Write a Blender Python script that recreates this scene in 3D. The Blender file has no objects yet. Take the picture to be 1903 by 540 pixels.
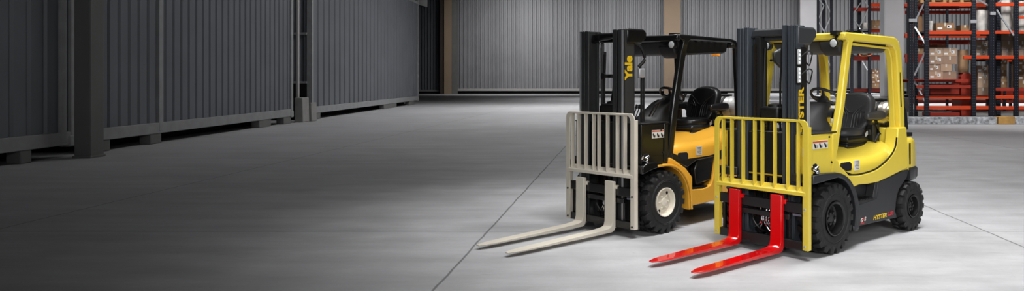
import bpy, bmesh, math, random
from math import sin, cos, pi, radians as R
from mathutils import Vector, Matrix
random.seed(7)
S = bpy.context.scene
COL = S.collection

# ------------------------------------------------------------------ materials
def lin(c):
    return tuple((x / 255 / 12.92) if x / 255 <= .04045 else ((x / 255 + .055) / 1.055) ** 2.4 for x in c)

def mat(name, rgb, rough=.5, metal=0., coat=0., vary=.0, vscale=6., bump=0., bscale=40., spec=.5, emit=None, estr=0, alpha=1., trans=0.):
    m = bpy.data.materials.new(name); m.use_nodes = True
    nt = m.node_tree; b = nt.nodes['Principled BSDF']
    c = lin(rgb)
    b.inputs['Base Color'].default_value = (*c, 1)
    b.inputs['Roughness'].default_value = rough
    b.inputs['Metallic'].default_value = metal
    b.inputs['Coat Weight'].default_value = coat
    b.inputs['Specular IOR Level'].default_value = spec
    b.inputs['Alpha'].default_value = alpha
    b.inputs['Transmission Weight'].default_value = trans
    if emit:
        b.inputs['Emission Color'].default_value = (*lin(emit), 1); b.inputs['Emission Strength'].default_value = estr
    tc = nt.nodes.new('ShaderNodeTexCoord')
    if vary > 0:
        n = nt.nodes.new('ShaderNodeTexNoise'); n.inputs['Scale'].default_value = vscale; n.inputs['Detail'].default_value = 6
        nt.links.new(tc.outputs['Object'], n.inputs['Vector'])
        r = nt.nodes.new('ShaderNodeMapRange'); r.inputs['From Min'].default_value = .3; r.inputs['From Max'].default_value = .7
        r.inputs['To Min'].default_value = 1 - vary; r.inputs['To Max'].default_value = 1 + vary
        nt.links.new(n.outputs['Fac'], r.inputs['Value'])
        x = nt.nodes.new('ShaderNodeVectorMath'); x.operation = 'SCALE'; x.inputs[0].default_value = c
        nt.links.new(r.outputs['Result'], x.inputs['Scale']); nt.links.new(x.outputs[0], b.inputs['Base Color'])
        r2 = nt.nodes.new('ShaderNodeMapRange'); r2.inputs['To Min'].default_value = max(0, rough - .08); r2.inputs['To Max'].default_value = min(1, rough + .08)
        nt.links.new(n.outputs['Fac'], r2.inputs['Value']); nt.links.new(r2.outputs['Result'], b.inputs['Roughness'])
    if bump > 0:
        n2 = nt.nodes.new('ShaderNodeTexNoise'); n2.inputs['Scale'].default_value = bscale; n2.inputs['Detail'].default_value = 4
        nt.links.new(tc.outputs['Object'], n2.inputs['Vector'])
        bp = nt.nodes.new('ShaderNodeBump'); bp.inputs['Strength'].default_value = bump; bp.inputs['Distance'].default_value = .01
        nt.links.new(n2.outputs['Fac'], bp.inputs['Height']); nt.links.new(bp.outputs['Normal'], b.inputs['Normal'])
    return m

def floor_mat():
    m = bpy.data.materials.new('polished_concrete'); m.use_nodes = True
    nt = m.node_tree; N = nt.nodes.new; L = nt.links.new; b = nt.nodes['Principled BSDF']
    tc = N('ShaderNodeTexCoord')
    def noise(scale, detail, vec=None, rough=.6):
        n = N('ShaderNodeTexNoise'); n.inputs['Scale'].default_value = scale; n.inputs['Detail'].default_value = detail
        n.inputs['Roughness'].default_value = rough
        L(vec or tc.outputs['Object'], n.inputs['Vector']); return n.outputs['Fac']
    def math_(op, a, c=None, v=None):
        x = N('ShaderNodeMath'); x.operation = op
        if hasattr(a, 'links'): L(a, x.inputs[0])
        else: x.inputs[0].default_value = a
        if c is not None:
            if hasattr(c, 'links'): L(c, x.inputs[1])
            else: x.inputs[1].default_value = c
        return x.outputs[0]
    def mr(a, f0, f1, t0, t1):
        x = N('ShaderNodeMapRange'); L(a, x.inputs['Value'])
        for k, v in (('From Min', f0), ('From Max', f1), ('To Min', t0), ('To Max', t1)): x.inputs[k].default_value = v
        return x.outputs['Result']
    big = noise(.35, 5); mid = noise(1.6, 8, rough=.7); fine = noise(22, 6)
    mp = N('ShaderNodeMapping'); mp.inputs['Scale'].default_value = (.35, 2.2, 1); L(tc.outputs['Object'], mp.inputs['Vector'])
    streak = noise(1.3, 7, mp.outputs[0], .72)
    val = math_('MULTIPLY', mr(big, .3, .7, .93, 1.07), mr(mid, .3, .72, .90, 1.09))
    val = math_('MULTIPLY', val, mr(fine, .3, .7, .97, 1.03))
    val = math_('MULTIPLY', val, mr(streak, .35, .68, .86, 1.08))
    # thin scuff marks left by tyres
    mp2 = N('ShaderNodeMapping'); mp2.inputs['Rotation'].default_value = (0, 0, .7); mp2.inputs['Scale'].default_value = (.5, 3.5, 1); L(tc.outputs['Object'], mp2.inputs['Vector'])
    sc = noise(1.1, 3, mp2.outputs[0], .5)
    d = math_('ABSOLUTE', math_('SUBTRACT', sc, .5))
    scuff = mr(d, 0, .006, .86, 1.0)
    mask = mr(noise(.9, 2), .52, .6, 0, 1)
    scuff = math_('ADD', math_('MULTIPLY', math_('SUBTRACT', scuff, 1.0), mask), 1.0)
    val = math_('MULTIPLY', val, scuff)
    # saw-cut joints of the slab
    sx = N('ShaderNodeSeparateXYZ'); L(tc.outputs['Object'], sx.inputs[0])
    wob = math_('MULTIPLY', math_('SUBTRACT', noise(1.5, 4), .5), .05)
    def joint(coord, off, per, w):
        c = math_('ADD', coord, wob)
        f = math_('FRACT', math_('DIVIDE', math_('SUBTRACT', c, off - per * 20 - per / 2), per))
        dd = math_('MULTIPLY', math_('ABSOLUTE', math_('SUBTRACT', f, .5)), per)
        return mr(dd, w * .5, w, .42, 1.0)
    jx = joint(sx.outputs['X'], -1.5, 5.4, .014); jy = joint(sx.outputs['Y'], 8.05, 6.88, .013)
    val = math_('MULTIPLY', val, math_('MINIMUM', jx, jy))
    v = N('ShaderNodeVectorMath'); v.operation = 'SCALE'; v.inputs[0].default_value = lin((186, 186, 188)); L(val, v.inputs['Scale'])
    L(v.outputs[0], b.inputs['Base Color'])
    L(mr(mid, .3, .7, .42, .6), b.inputs['Roughness'])
    b.inputs['Specular IOR Level'].default_value = .4
    bp = N('ShaderNodeBump'); bp.inputs['Strength'].default_value = .08; bp.inputs['Distance'].default_value = .01
    L(fine, bp.inputs['Height']); L(bp.outputs[0], b.inputs['Normal'])
    return m

M = {}
M['floor'] = floor_mat()
M['ceil'] = mat('ceiling_sheet', (70, 70, 70), .8)
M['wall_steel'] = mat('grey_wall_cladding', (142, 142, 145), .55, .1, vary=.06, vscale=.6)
M['wall_shaded'] = mat('shaded_wall_cladding', (95, 98, 103), .55, .1, vary=.06, vscale=.6)  # darker copy of the grey cladding, weaker light put into its colour
M['wall_rail'] = mat('wall_rail_paint', (170, 168, 166), .6)
M['gap'] = mat('dark_gap', (8, 8, 8), .9)
M['pillar_brown'] = mat('brown_pillar_paint', (156, 134, 112), .7, vary=.04, vscale=.8)
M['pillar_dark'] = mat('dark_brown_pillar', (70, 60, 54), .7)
M['pillar_grey'] = mat('grey_pillar_concrete', (188, 186, 188), .75, vary=.05, vscale=.8)
M['unit'] = mat('slate_container_paint', (110, 113, 119), .5, .1, vary=.1, vscale=.7)
M['unit_rail'] = mat('container_rail_paint', (152, 153, 154), .55, vary=.12, vscale=3)
M['post_dark'] = mat('dark_post_paint', (112, 113, 110), .6, vary=.08, vscale=2)
M['block'] = mat('pale_concrete_block', (150, 149, 146), .85, vary=.12, vscale=3, bump=.3)
M['curb'] = mat('mottled_curb', (158, 160, 163), .8, vary=.6, vscale=9)
M['amber'] = mat('amber_curb', (170, 130, 70), .75, vary=.35, vscale=3)
M['navy'] = mat('navy_upright_paint', (14, 17, 28), .45)
M['hole'] = mat('pale_slot', (112, 114, 128), .7)
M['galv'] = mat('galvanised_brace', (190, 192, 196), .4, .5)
M['orange'] = mat('orange_beam_paint', (206, 66, 26), .45, vary=.06, vscale=2)
M['redpaint'] = mat('dull_red_panel', (150, 44, 26), .55, vary=.1, vscale=2)
M['carton'] = mat('brown_cardboard', (140, 104, 72), .8, vary=.22, vscale=1.5)
M['carton2'] = mat('pale_cardboard', (166, 132, 98), .8, vary=.22, vscale=1.5)
M['tape'] = mat('packing_tape', (206, 196, 178), .35)
M['label'] = mat('white_label', (236, 236, 236), .6)
M['pallet'] = mat('pallet_wood', (170, 132, 90), .85, vary=.15, vscale=4)
M['wrap'] = mat('stretch_film', (235, 238, 242), .12, alpha=.10, bump=1.2, bscale=6, spec=1.)
M['sack'] = mat('pale_wrapped_goods', (196, 190, 184), .45, vary=.25, vscale=4, bump=1., bscale=7)
# trucks
M['h_yel'] = mat('bright_yellow_paint', (234, 208, 72), .32, coat=.25, vary=.02)
M['y_yel'] = mat('golden_yellow_paint', (236, 174, 56), .32, coat=.25, vary=.02)
M['h_blk'] = mat('charcoal_paint', (38, 39, 42), .42, vary=.05)
M['y_blk'] = mat('black_gloss_paint', (20, 20, 21), .25, coat=.3)
M['steel'] = mat('mast_steel_grey', (72, 78, 85), .38, .15, vary=.05)
M['y_steel'] = mat('mast_black_sheen', (62, 63, 64), .34, .2, coat=.2)
M['plastic'] = mat('dark_grey_plastic', (66, 66, 68), .55, bump=.15, bscale=220)
M['plastic_b'] = mat('black_plastic', (24, 24, 25), .45, bump=.15, bscale=220)
M['vinyl'] = mat('black_vinyl', (62, 62, 64), .45, vary=.05, bump=.1, bscale=120)
M['vinyl_b'] = mat('deep_black_vinyl', (26, 26, 27), .35, vary=.05, bump=.1, bscale=120)
M['rubber'] = mat('tyre_rubber', (27, 27, 28), .62, vary=.12, vscale=9, bump=.2, bscale=60)
M['rubber_g'] = mat('hose_rubber', (18, 18, 18), .45)
M['rim_blk'] = mat('black_rim_paint', (26, 26, 27), .38)
M['cream'] = mat('cream_paint', (226, 218, 202), .42, coat=.1, vary=.02)
M['red'] = mat('red_fork_paint', (222, 6, 12), .22, coat=1.)
M['orange_tag'] = mat('orange_patch', (232, 120, 50), .5)
M['chrome'] = mat('chrome_rod', (215, 215, 218), .16, 1.)
M['chain'] = mat('oiled_chain', (96, 84, 70), .35, .9, bump=.6, bscale=80)
M['lens'] = mat('clear_lamp_lens', (196, 198, 198), .15, coat=.5)
M['led'] = mat('white_led_face', (232, 236, 236), .25, emit=(255, 255, 255), estr=.35)
M['amberlens'] = mat('amber_beacon_lens', (240, 150, 40), .2, emit=(255, 150, 40), estr=.5)
M['tank'] = mat('brushed_aluminium', (205, 200, 190), .28, .85, vary=.05)
M['tank2'] = mat('grey_tank_paint', (176, 176, 174), .4, .2)
M['txt_y'] = mat('yellow_lettering', (238, 196, 36), .4)
M['txt_r'] = mat('red_lettering', (196, 26, 36), .4)
M['txt_k'] = mat('black_lettering', (16, 16, 16), .4)
M['txt_w'] = mat('white_lettering', (224, 222, 214), .4)
M['sticker_o'] = mat('orange_sticker_band', (208, 84, 40), .5)
M['mirror'] = mat('mirror_back', (58, 60, 62), .4)

# ------------------------------------------------------------------ mesh helpers
class MB:
    def __init__(s): s.bm = bmesh.new(); s.mi = 0
    def _f(s, vs):
        try:
            f = s.bm.faces.new(vs); f.material_index = s.mi; return f
        except ValueError: return None
    def box(s, x0, x1, y0, y1, z0, z1, M4=None, taper=0):
        c = ((x0, y0), (x1, y0), (x1, y1), (x0, y1)); vs = []
        for k, z in enumerate((z0, z1)):
            for i, (x, y) in enumerate(c):
                if k and taper: x += taper if x == x0 else -taper; y += taper if y == y0 else -taper
                p = Vector((x, y, z)); vs.append(s.bm.verts.new(M4 @ p if M4 else p))
        for q in ((3, 2, 1, 0), (4, 5, 6, 7), (0, 1, 5, 4), (1, 2, 6, 5), (2, 3, 7, 6), (3, 0, 4, 7)): s._f([vs[i] for i in q])
        return s
    def prism(s, pts, a0, a1, plane='uz', M4=None):
        """pts 2D polygon; plane 'uz': (x,z) extruded along y; 'vz': (y,z) along x; 'uv': (x,y) along z"""
        def P(p, a):
            q = {'uz': (p[0], a, p[1]), 'vz': (a, p[0], p[1]), 'uv': (p[0], p[1], a)}[plane]
            q = Vector(q); return M4 @ q if M4 else q
        A = [s.bm.verts.new(P(p, a0)) for p in pts]; B = [s.bm.verts.new(P(p, a1)) for p in pts]
        n = len(pts); s._f(A[::-1]); s._f(B)
        for i in range(n): s._f([A[i], A[(i + 1) % n], B[(i + 1) % n], B[i]])
        return s
    def tube(s, path, r, n=8, cap=True):
        path = [Vector(p) for p in path]; rings = []
        if len(path) >= 4 and not isinstance(r, (list, tuple)):
            Q = [path[0]] + path + [path[-1]]; out = []
            for i in range(1, len(Q) - 2):
                a, b, c, d = Q[i - 1:i + 3]
                for k in range(5):
                    t = k / 5; out.append(.5 * ((2 * b) + (c - a) * t + (2 * a - 5 * b + 4 * c - d) * t * t + (3 * b - a - 3 * c + d) * t ** 3))
            path = out + [path[-1]]
        up = Vector((0, 0, 1))
        for i, p in enumerate(path):
            t = (path[min(i + 1, len(path) - 1)] - path[max(i - 1, 0)]).normalized()
            a = t.cross(up)
            if a.length < .05: a = t.cross(Vector((1, 0, 0)))
            a.normalize(); b = t.cross(a)
            rr = r[i] if isinstance(r, (list, tuple)) else r
            rings.append([s.bm.verts.new(p + rr * (a * cos(2 * pi * k / n) + b * sin(2 * pi * k / n))) for k in range(n)])
        for A, B in zip(rings, rings[1:]):
            for k in range(n): s._f([A[k], A[(k + 1) % n], B[(k + 1) % n], B[k]])
        if cap: s._f(rings[0][::-1]); s._f(rings[-1])
        return s
    def lathe(s, prof, axis='y', c=(0, 0, 0), n=32, M4=None, cap=True):
        """prof: list of (along axis, radius)"""
        c = Vector(c); rings = []
        for a, r in prof:
            ring = []
            for k in range(n):
                t = 2 * pi * k / n
                q = {'y': (r * cos(t), a, r * sin(t)), 'x': (a, r * cos(t), r * sin(t)), 'z': (r * cos(t), r * sin(t), a)}[axis]
                p = Vector(q)
                if M4: p = M4 @ p
                ring.append(s.bm.verts.new(c + p))
            rings.append(ring)
        for A, B in zip(rings, rings[1:]):
            for k in range(n): s._f([A[k], A[(k + 1) % n], B[(k + 1) % n], B[k]])
        if cap: s._f(rings[0][::-1]); s._f(rings[-1])
        return s
    def loft(s, rings, cap=True, closed=True):
        R_ = [[s.bm.verts.new(Vector(p)) for p in r] for r in rings]; n = len(R_[0])
        for A, B in zip(R_, R_[1:]):
            for k in range(n if closed else n - 1): s._f([A[k], A[(k + 1) % n], B[(k + 1) % n], B[k]])
        if cap: s._f(R_[0][::-1]); s._f(R_[-1])
        return s
    def build(s, name, m, parent=None, bevel=0, smooth=35, seg=2, sub=0, label=None, kind=None, loc=None, solid=0):
        bm = s.bm
        bmesh.ops.recalc_face_normals(bm, faces=bm.faces)
        me = bpy.data.meshes.new(name); bm.to_mesh(me); bm.free()
        for x in (m if isinstance(m, (list, tuple)) else [m]): me.materials.append(x)
        me.polygons.foreach_set('use_smooth', [True] * len(me.polygons))
        me.set_sharp_from_angle(angle=R(smooth))
        o = bpy.data.objects.new(name, me); COL.objects.link(o)
        if parent is not None: o.parent = parent
        if loc: o.location = loc
        if solid:
            q = o.modifiers.new('s', 'SOLIDIFY'); q.thickness = solid; q.offset = 0
        if bevel:
            q = o.modifiers.new('b', 'BEVEL'); q.width = bevel; q.segments = seg; q.limit_method = 'ANGLE'; q.angle_limit = R(35); q.harden_normals = False
        if sub:
            q = o.modifiers.new('u', 'SUBSURF'); q.levels = sub; q.render_levels = sub
        if label: o['label'] = label
        if kind: o['kind'] = kind
        return o

def bx(name, m, dims, parent=None, bevel=.004, **k):
    return MB().box(*dims).build(name, m, parent, bevel=bevel, **k)
def tag(o, label, cat, group=None, kind=None):
    if label: o['label'] = label
    if cat: o['category'] = cat
    if group: o['group'] = group
    if kind: o['kind'] = kind
    return o
def empty(name, loc=(0, 0, 0), rz=0):
    o = bpy.data.objects.new(name, None); COL.objects.link(o); o.location = loc; o.rotation_euler = (0, 0, rz)
    o.empty_display_size = .2; return o
def copy_tree(o, parent=None):
    c = o.copy(); COL.objects.link(c)
    if parent is not None: c.parent = parent
    for ch in list(o.children): copy_tree(ch, c)
    return c
def text(name, body, size, origin, xdir, ydir, m, parent, shear=0., bold=.0, width=1., extrude=.0012, label=None):
    cu = bpy.data.curves.new(name, 'FONT'); cu.body = body; cu.size = size; cu.shear = shear; cu.offset = bold; cu.extrude = extrude
    cu.align_x = 'CENTER'; cu.align_y = 'CENTER'; cu.resolution_u = 3
    t = bpy.data.objects.new(name + '_t', cu); COL.objects.link(t)
    dg = bpy.context.evaluated_depsgraph_get(); dg.update()
    me = bpy.data.meshes.new_from_object(t.evaluated_get(dg)); me.name = name
    bpy.data.objects.remove(t); bpy.data.curves.remove(cu)
    me.materials.clear(); me.materials.append(m)
    X = Vector(xdir).normalized(); Y = Vector(ydir).normalized(); Z = X.cross(Y)
    Mx = Matrix((( X.x * width, Y.x, Z.x, origin[0]), (X.y * width, Y.y, Z.y, origin[1]), (X.z * width, Y.z, Z.z, origin[2]), (0, 0, 0, 1)))
    me.transform(Mx)
    o = bpy.data.objects.new(name, me); COL.objects.link(o); o.parent = parent
    if label: o['label'] = label
    return o

def arc(cx, cz, r, a0, a1, n):
    return [(cx + r * cos(R(a0 + (a1 - a0) * i / n)), cz + r * sin(R(a0 + (a1 - a0) * i / n))) for i in range(n + 1)]

# ------------------------------------------------------------------ camera
cam = bpy.data.cameras.new('camera'); co = bpy.data.objects.new('camera', cam); COL.objects.link(co)
co.location = (0, 0, 1.634); co.rotation_euler = (R(90), 0, 0)
cam.sensor_fit = 'HORIZONTAL'; cam.sensor_width = 36; cam.lens = 1380.8 / 1903 * 36
cam.shift_x = (951.5 - 1163.5) / 1903; cam.shift_y = (149 - 270) / 1903
cam.clip_end = 300
S.camera = co
def at(px, py, Y):
    return Vector(((px - 1163.5) / 1380.8 * Y, Y, 1.634 - (py - 149) / 1380.8 * Y))

# ------------------------------------------------------------------ hall shell
YB = 90.; XL, XR, ZC = -34., 52., 13.
def structure(o): o['kind'] = 'structure'; return o
structure(bx('floor', M['floor'], (XL, XR, -8, YB + 1, -.3, 0), bevel=0))
structure(bx('ceiling', M['ceil'], (XL, XR, -8, YB + 1, ZC, ZC + .3), bevel=0))
structure(bx('wall_left', M['wall_shaded'], (XL - .4, XL, -8, YB + 1, 0, ZC), bevel=0))
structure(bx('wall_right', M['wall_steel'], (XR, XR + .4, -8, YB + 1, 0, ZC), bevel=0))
def corrugated(mb, x0, x1, y, z0, z1, per, dep):
    """trapezoid sheet in the xz plane, ribs towards -y"""
    xs = []; x = x0
    while x < x1 - 1e-4:
        for f, d in ((0, 0), (.42, 0), (.52, dep), (.90, dep)):
            xx = x + f * per
            if xx <= x1: xs.append((xx, y + d))
        x += per
    xs.append((x1, y))
    A = [mb.bm.verts.new((a, b, z0)) for a, b in xs]; B = [mb.bm.verts.new((a, b, z1)) for a, b in xs]
    for i in range(len(xs) - 1): mb._f([A[i], A[i + 1], B[i + 1], B[i]])
def wx(px, Y=YB): return (px - 1163.5) / 1380.8 * Y
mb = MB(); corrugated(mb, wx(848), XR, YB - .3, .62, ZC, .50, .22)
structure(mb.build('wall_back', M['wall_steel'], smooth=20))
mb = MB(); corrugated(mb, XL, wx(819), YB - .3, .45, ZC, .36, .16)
structure(mb.build('wall_back', M['wall_shaded'], smooth=20))
structure(bx('wall_back', M['gap'], (XL, XR, YB + .3, YB + .6, 0, ZC), bevel=0))
structure(bx('baseboard_back', M['wall_rail'], (wx(849), XR, YB - .55, YB - .1, .36, .64), bevel=0))
structure(bx('baseboard_back', M['post_dark'], (XL, wx(818), YB - .5, YB - .1, .3, .5), bevel=0))
structure(bx('baseboard_back', M['gap'], (XL, XR, YB - .25, YB + .3, 0, .36), bevel=0))
# wall pillars
def pillar(px0, px1, Y, mats, name='pillar', splits=(0, 1), dep=.8):
    x0, x1 = wx(px0, Y), wx(px1, Y)
    root = empty(name, ((x0 + x1) / 2, Y + dep / 2, 0)); structure(root)
    w = x1 - x0
    for i, m in enumerate(mats):
        a, b = splits[i], splits[i + 1]
        d0 = (.0, .1, .22)[i % 3] if len(mats) > 1 else 0
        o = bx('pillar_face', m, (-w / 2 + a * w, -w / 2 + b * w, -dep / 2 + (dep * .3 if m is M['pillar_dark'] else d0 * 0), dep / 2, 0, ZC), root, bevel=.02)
    return root
tag(pillar(817, 848, YB - 1.6, [M['pillar_dark'], M['pillar_brown'], M['post_dark']], splits=(0, .26, .72, 1)), 'brown steel pillar between shaded and grey wall cladding', 'pillar')
tag(pillar(1234, 1265, YB - 1.4, [M['pillar_brown']]), 'brown pillar on the back wall behind the black forklift guard', 'pillar')
tag(pillar(1487, 1519, YB - 3, [M['pillar_grey']]), 'pale grey pillar on the back wall behind the yellow forklift mast', 'pillar')
# white notice board hung high on the dark wall
s_ = at(780, -8, YB - .6); e_ = at(794, 13, YB - .6)
mb = MB(); mb.prism([(s_.x - .2, e_.z + .3), (e_.x, e_.z - .0), (e_.x, s_.z), (s_.x - .2, s_.z)], YB - .62, YB - .5, 'uz')
tag(mb.build('wall_sign', M['label'], bevel=.01), 'plain white panel hung high on the dark back wall', 'sign')

# big hall pillar with plinth (right)
Yp = 33.
x0, x1 = wx(1644, Yp), wx(1682, Yp)
p = empty('pillar', ((x0 + x1) / 2, Yp + .55, 0)); structure(p)
tag(p, 'thick pale grey pillar standing on a plinth beside the racks', 'pillar')
w = (x1 - x0) / 2
bx('shaft', M['pillar_grey'], (-w, w, -.5, .13, .88, ZC), p, bevel=.05)
mb = MB(); mb.box(-w - .30, w + .22, -.62, .40, 0, .88, taper=.03)
mb.build('plinth', M['block'], p, bevel=.03)
mb = MB(); q = .0
mb.tube([(w * -.42, -.56, .3), (w * -.42, -.56, 3.0)], .03); mb.tube([(w * -.42, -.56, 3.0), (w * -.30, -.56, 3.08), (w * -.2, -.56, 3.0), (w * -.2, -.56, .3)], .03)
mb.build('conduit', M['plastic'], p)

# curb under the front rack + raised platform at the back
Yc = 27.6; xa, xb = wx(1683, Yc), wx(1853, Yc)
tag(bx('curb_stone', M['curb'], (xa, xb, Yc, Yc + .35, 0, .27), bevel=.02), 'speckled grey and white curb in front of the orange rack', 'curb')
tag(bx('curb_stone', M['amber'], (xb + .02, xb + .62, Yc - .1, Yc + .3, 0, .29), bevel=.02), 'amber painted curb block at the end of the speckled curb', 'curb')
tag(bx('curb_stone', M['curb'], (xb + .64, xb + 3.5, Yc - .05, Yc + .3, 0, .28), bevel=.02), 'grey curb piece right after the amber curb block', 'curb')
structure(bx('floor', M['block'], (xa, XR - .5, Yc + .36, 42.3, 0, .24), bevel=.0))
pf = empty('loading_platform', (wx(1560, 44), 44, 0)); tag(pf, 'low pale loading platform carrying the rack behind the big pillar', 'platform')
px_a = wx(1270, 43.) - pf.location.x; px_b = wx(1700, 43.) - pf.location.x
bx('platform_slab', M['pillar_grey'], (px_a + 3.5, px_b, -1.2, 6, 0, .78), pf, bevel=.03)
for k in range(3):
    bx('guard_rail', M['galv'], (px_a + 3.6, px_b, -1.32, -1.22, .18 + .25 * k, .26 + .25 * k), pf, bevel=.01)

# ------------------------------------------------------------------ containers (a row down the left side)
ra = math.atan(.0707)
row = lambda px: 14839 / (1066 - px)
def container(px0, px1, per, dep, H, label, colour, z0=.42, gap=0, door=False, joints=(), feet=()):
    Y0 = 14839 / (1066 - px0); Y1 = 14839 / (1066 - px1)
    P0 = Vector((-.0707 * Y0 - 10.75, Y0, 0)); L = (Y1 - Y0) / cos(ra)
    root = empty('container', P0, pi / 2 + ra); tag(root, label, 'container', None)
    # local x: along the row away from camera, local y: to the left (behind); front face at y=0
    D = 2.44
    rail = M['unit_rail']
    zt = H; zb = z0
    mb = MB(); xs = []
    x = .22
    while x < L - .22:
        for f, d in ((0, 0), (.70, 0), (.78, dep), (.92, dep)):
            if x + f * per < L - .2: xs.append((x + f * per, .05 + d))
        x += per
    xs.append((L - .2, .05))
    A = [mb.bm.verts.new((a, b, zb + .1)) for a, b in xs]; B = [mb.bm.verts.new((a, b, zt - .1)) for a, b in xs]
    for i in range(len(xs) - 1): mb._f([A[i], A[i + 1], B[i + 1], B[i]])
    mb.build('side_wall', colour, root, smooth=20)
    MB().box(.1, L - .1, .3, D, zb + .05, zt - .05).build('body', colour, root)
    bx('bottom_rail', rail, (.1, L - .1, .0, .2, zb - .16, zb + .12), root, bevel=.015)
    bx('top_rail', rail, (.1, L - .1, .0, .2, zt - .16, zt), root, bevel=.015)
    for xx in (0, L - .2): bx('corner_post', rail, (xx, xx + .2, -.01, .22, zb - .1, zt), root, bevel=.015)
    for xx in (-.02, L - .26):
        for zz in (zb - .2, zt - .12):
            bx('corner_casting', rail, (xx, xx + .28, -.03, .22, zz, zz + .24), root, bevel=.03)
    for xx in joints: bx('joint_post', rail, (xx - .09, xx + .09, -.005, .1, zb - .1, zt), root, bevel=.01)
    for xx, w_ in feet: bx('foot', M['post_dark'], (xx, xx + w_, .02, .3, 0, zb - .14), root, bevel=.02)
    bx('underframe', M['gap'], (.4, L - .4, .9, D - .3, 0, zb - .16), root, bevel=0)
    # near end
    mb = MB(); ys = []; y = .22; pe = .28
    while y < D - .1:
        for f, d in ((0, 0), (.4, 0), (.55, .05), (.85, .05)):
            ys.append((y + f * pe, .04 + d))
        y += pe
    A = [mb.bm.verts.new((b, a, zb + .1)) for a, b in ys]; B = [mb.bm.verts.new((b, a, zt - .1)) for a, b in ys]
    for i in range(len(ys) - 1): mb._f([A[i], A[i + 1], B[i + 1], B[i]])
    mb.build('end_wall', colour, root, smooth=20)
    if door:
        for zz in (3.55, 1.55, 1.05):
            bx('door_rail', M['unit_rail'] if zz != 1.05 else M['gap'], (-.04, .04, .2, D, zz - .05, zz + .04), root, bevel=.01)
        bx('lower_panel', M['gap'], (-.02, .03, .2, D, zb, 1.5), root, bevel=0)
    return root
c1 = container(-420, 143, .46, .05, 7.0, 'dark grey corrugated container at the near end of the row', M['unit'], joints=(row(120) - row(-420),), feet=((.3, .3), (4.5, .3)))
c1b = None
L2 = (row(545) - row(178)) / cos(ra)
c2 = container(178, 545, .40, .05, 7.0, 'slate grey corrugated container between the dark post and the concrete blocks', M['unit'],
               joints=((row(300) - row(178)),), feet=((.25, .32), (row(282) - row(178), .5), (row(484) - row(178), 1.0), (L2 - .85, .7)))
c3 = container(580, 778, .74, .10, 7.05, 'grey corrugated container at the far end of the row', M['unit'], door=True, z0=.42,
               feet=((.2, .9), (row(715) - row(580), 3.), (row(762) - row(580), 1.4)))
# narrow filler bay of cladding between first container and dark post
q = at(147, 292, 15.75); q2 = at(178, 292, 15.75)
pc = empty('column', (q.x, 15.6, 0)); tag(pc, 'wide dark grey column standing in front of the container row', 'column')
bx('column_shaft', M['post_dark'], (0, q2.x - q.x, 0, .4, 0, ZC - .02), pc, bevel=.02)
bx('base_plate', M['post_dark'], (-.02, q2.x - q.x + .02, -.03, .43, 0, .05), pc, bevel=.01)
# concrete blocks in the gap
a = at(546, 230, 29.0); b = at(564, 230, 29.0)
def block(a, b, Y, d, h0, h1, label):
    mb = MB(); mb.prism([(a.x, 0), (b.x, 0), (b.x - .02, h1), (a.x, h0)], Y, Y + d, 'uz')
    tag(mb.build('concrete_block', M['block'], bevel=.03), label, 'block')
block(at(547, 0, 28.85), at(563, 0, 28.85), 28.85, .6, .96, .96, 'taller concrete block in the gap between two containers')
block(at(564, 0, 29.3), at(575.5, 0, 29.3), 29.5, .5, .72, .75, 'shorter concrete block beside the far container corner')

a = at(547.5, 0, 29.0); b = at(551.5, 0, 29.0)
tag(bx('steel_post', M['wall_rail'], (a.x, b.x, 29.1, 29.25, .97, 7.2), bevel=.01), 'slim pale post rising from the taller concrete block between two containers', 'post')
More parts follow.
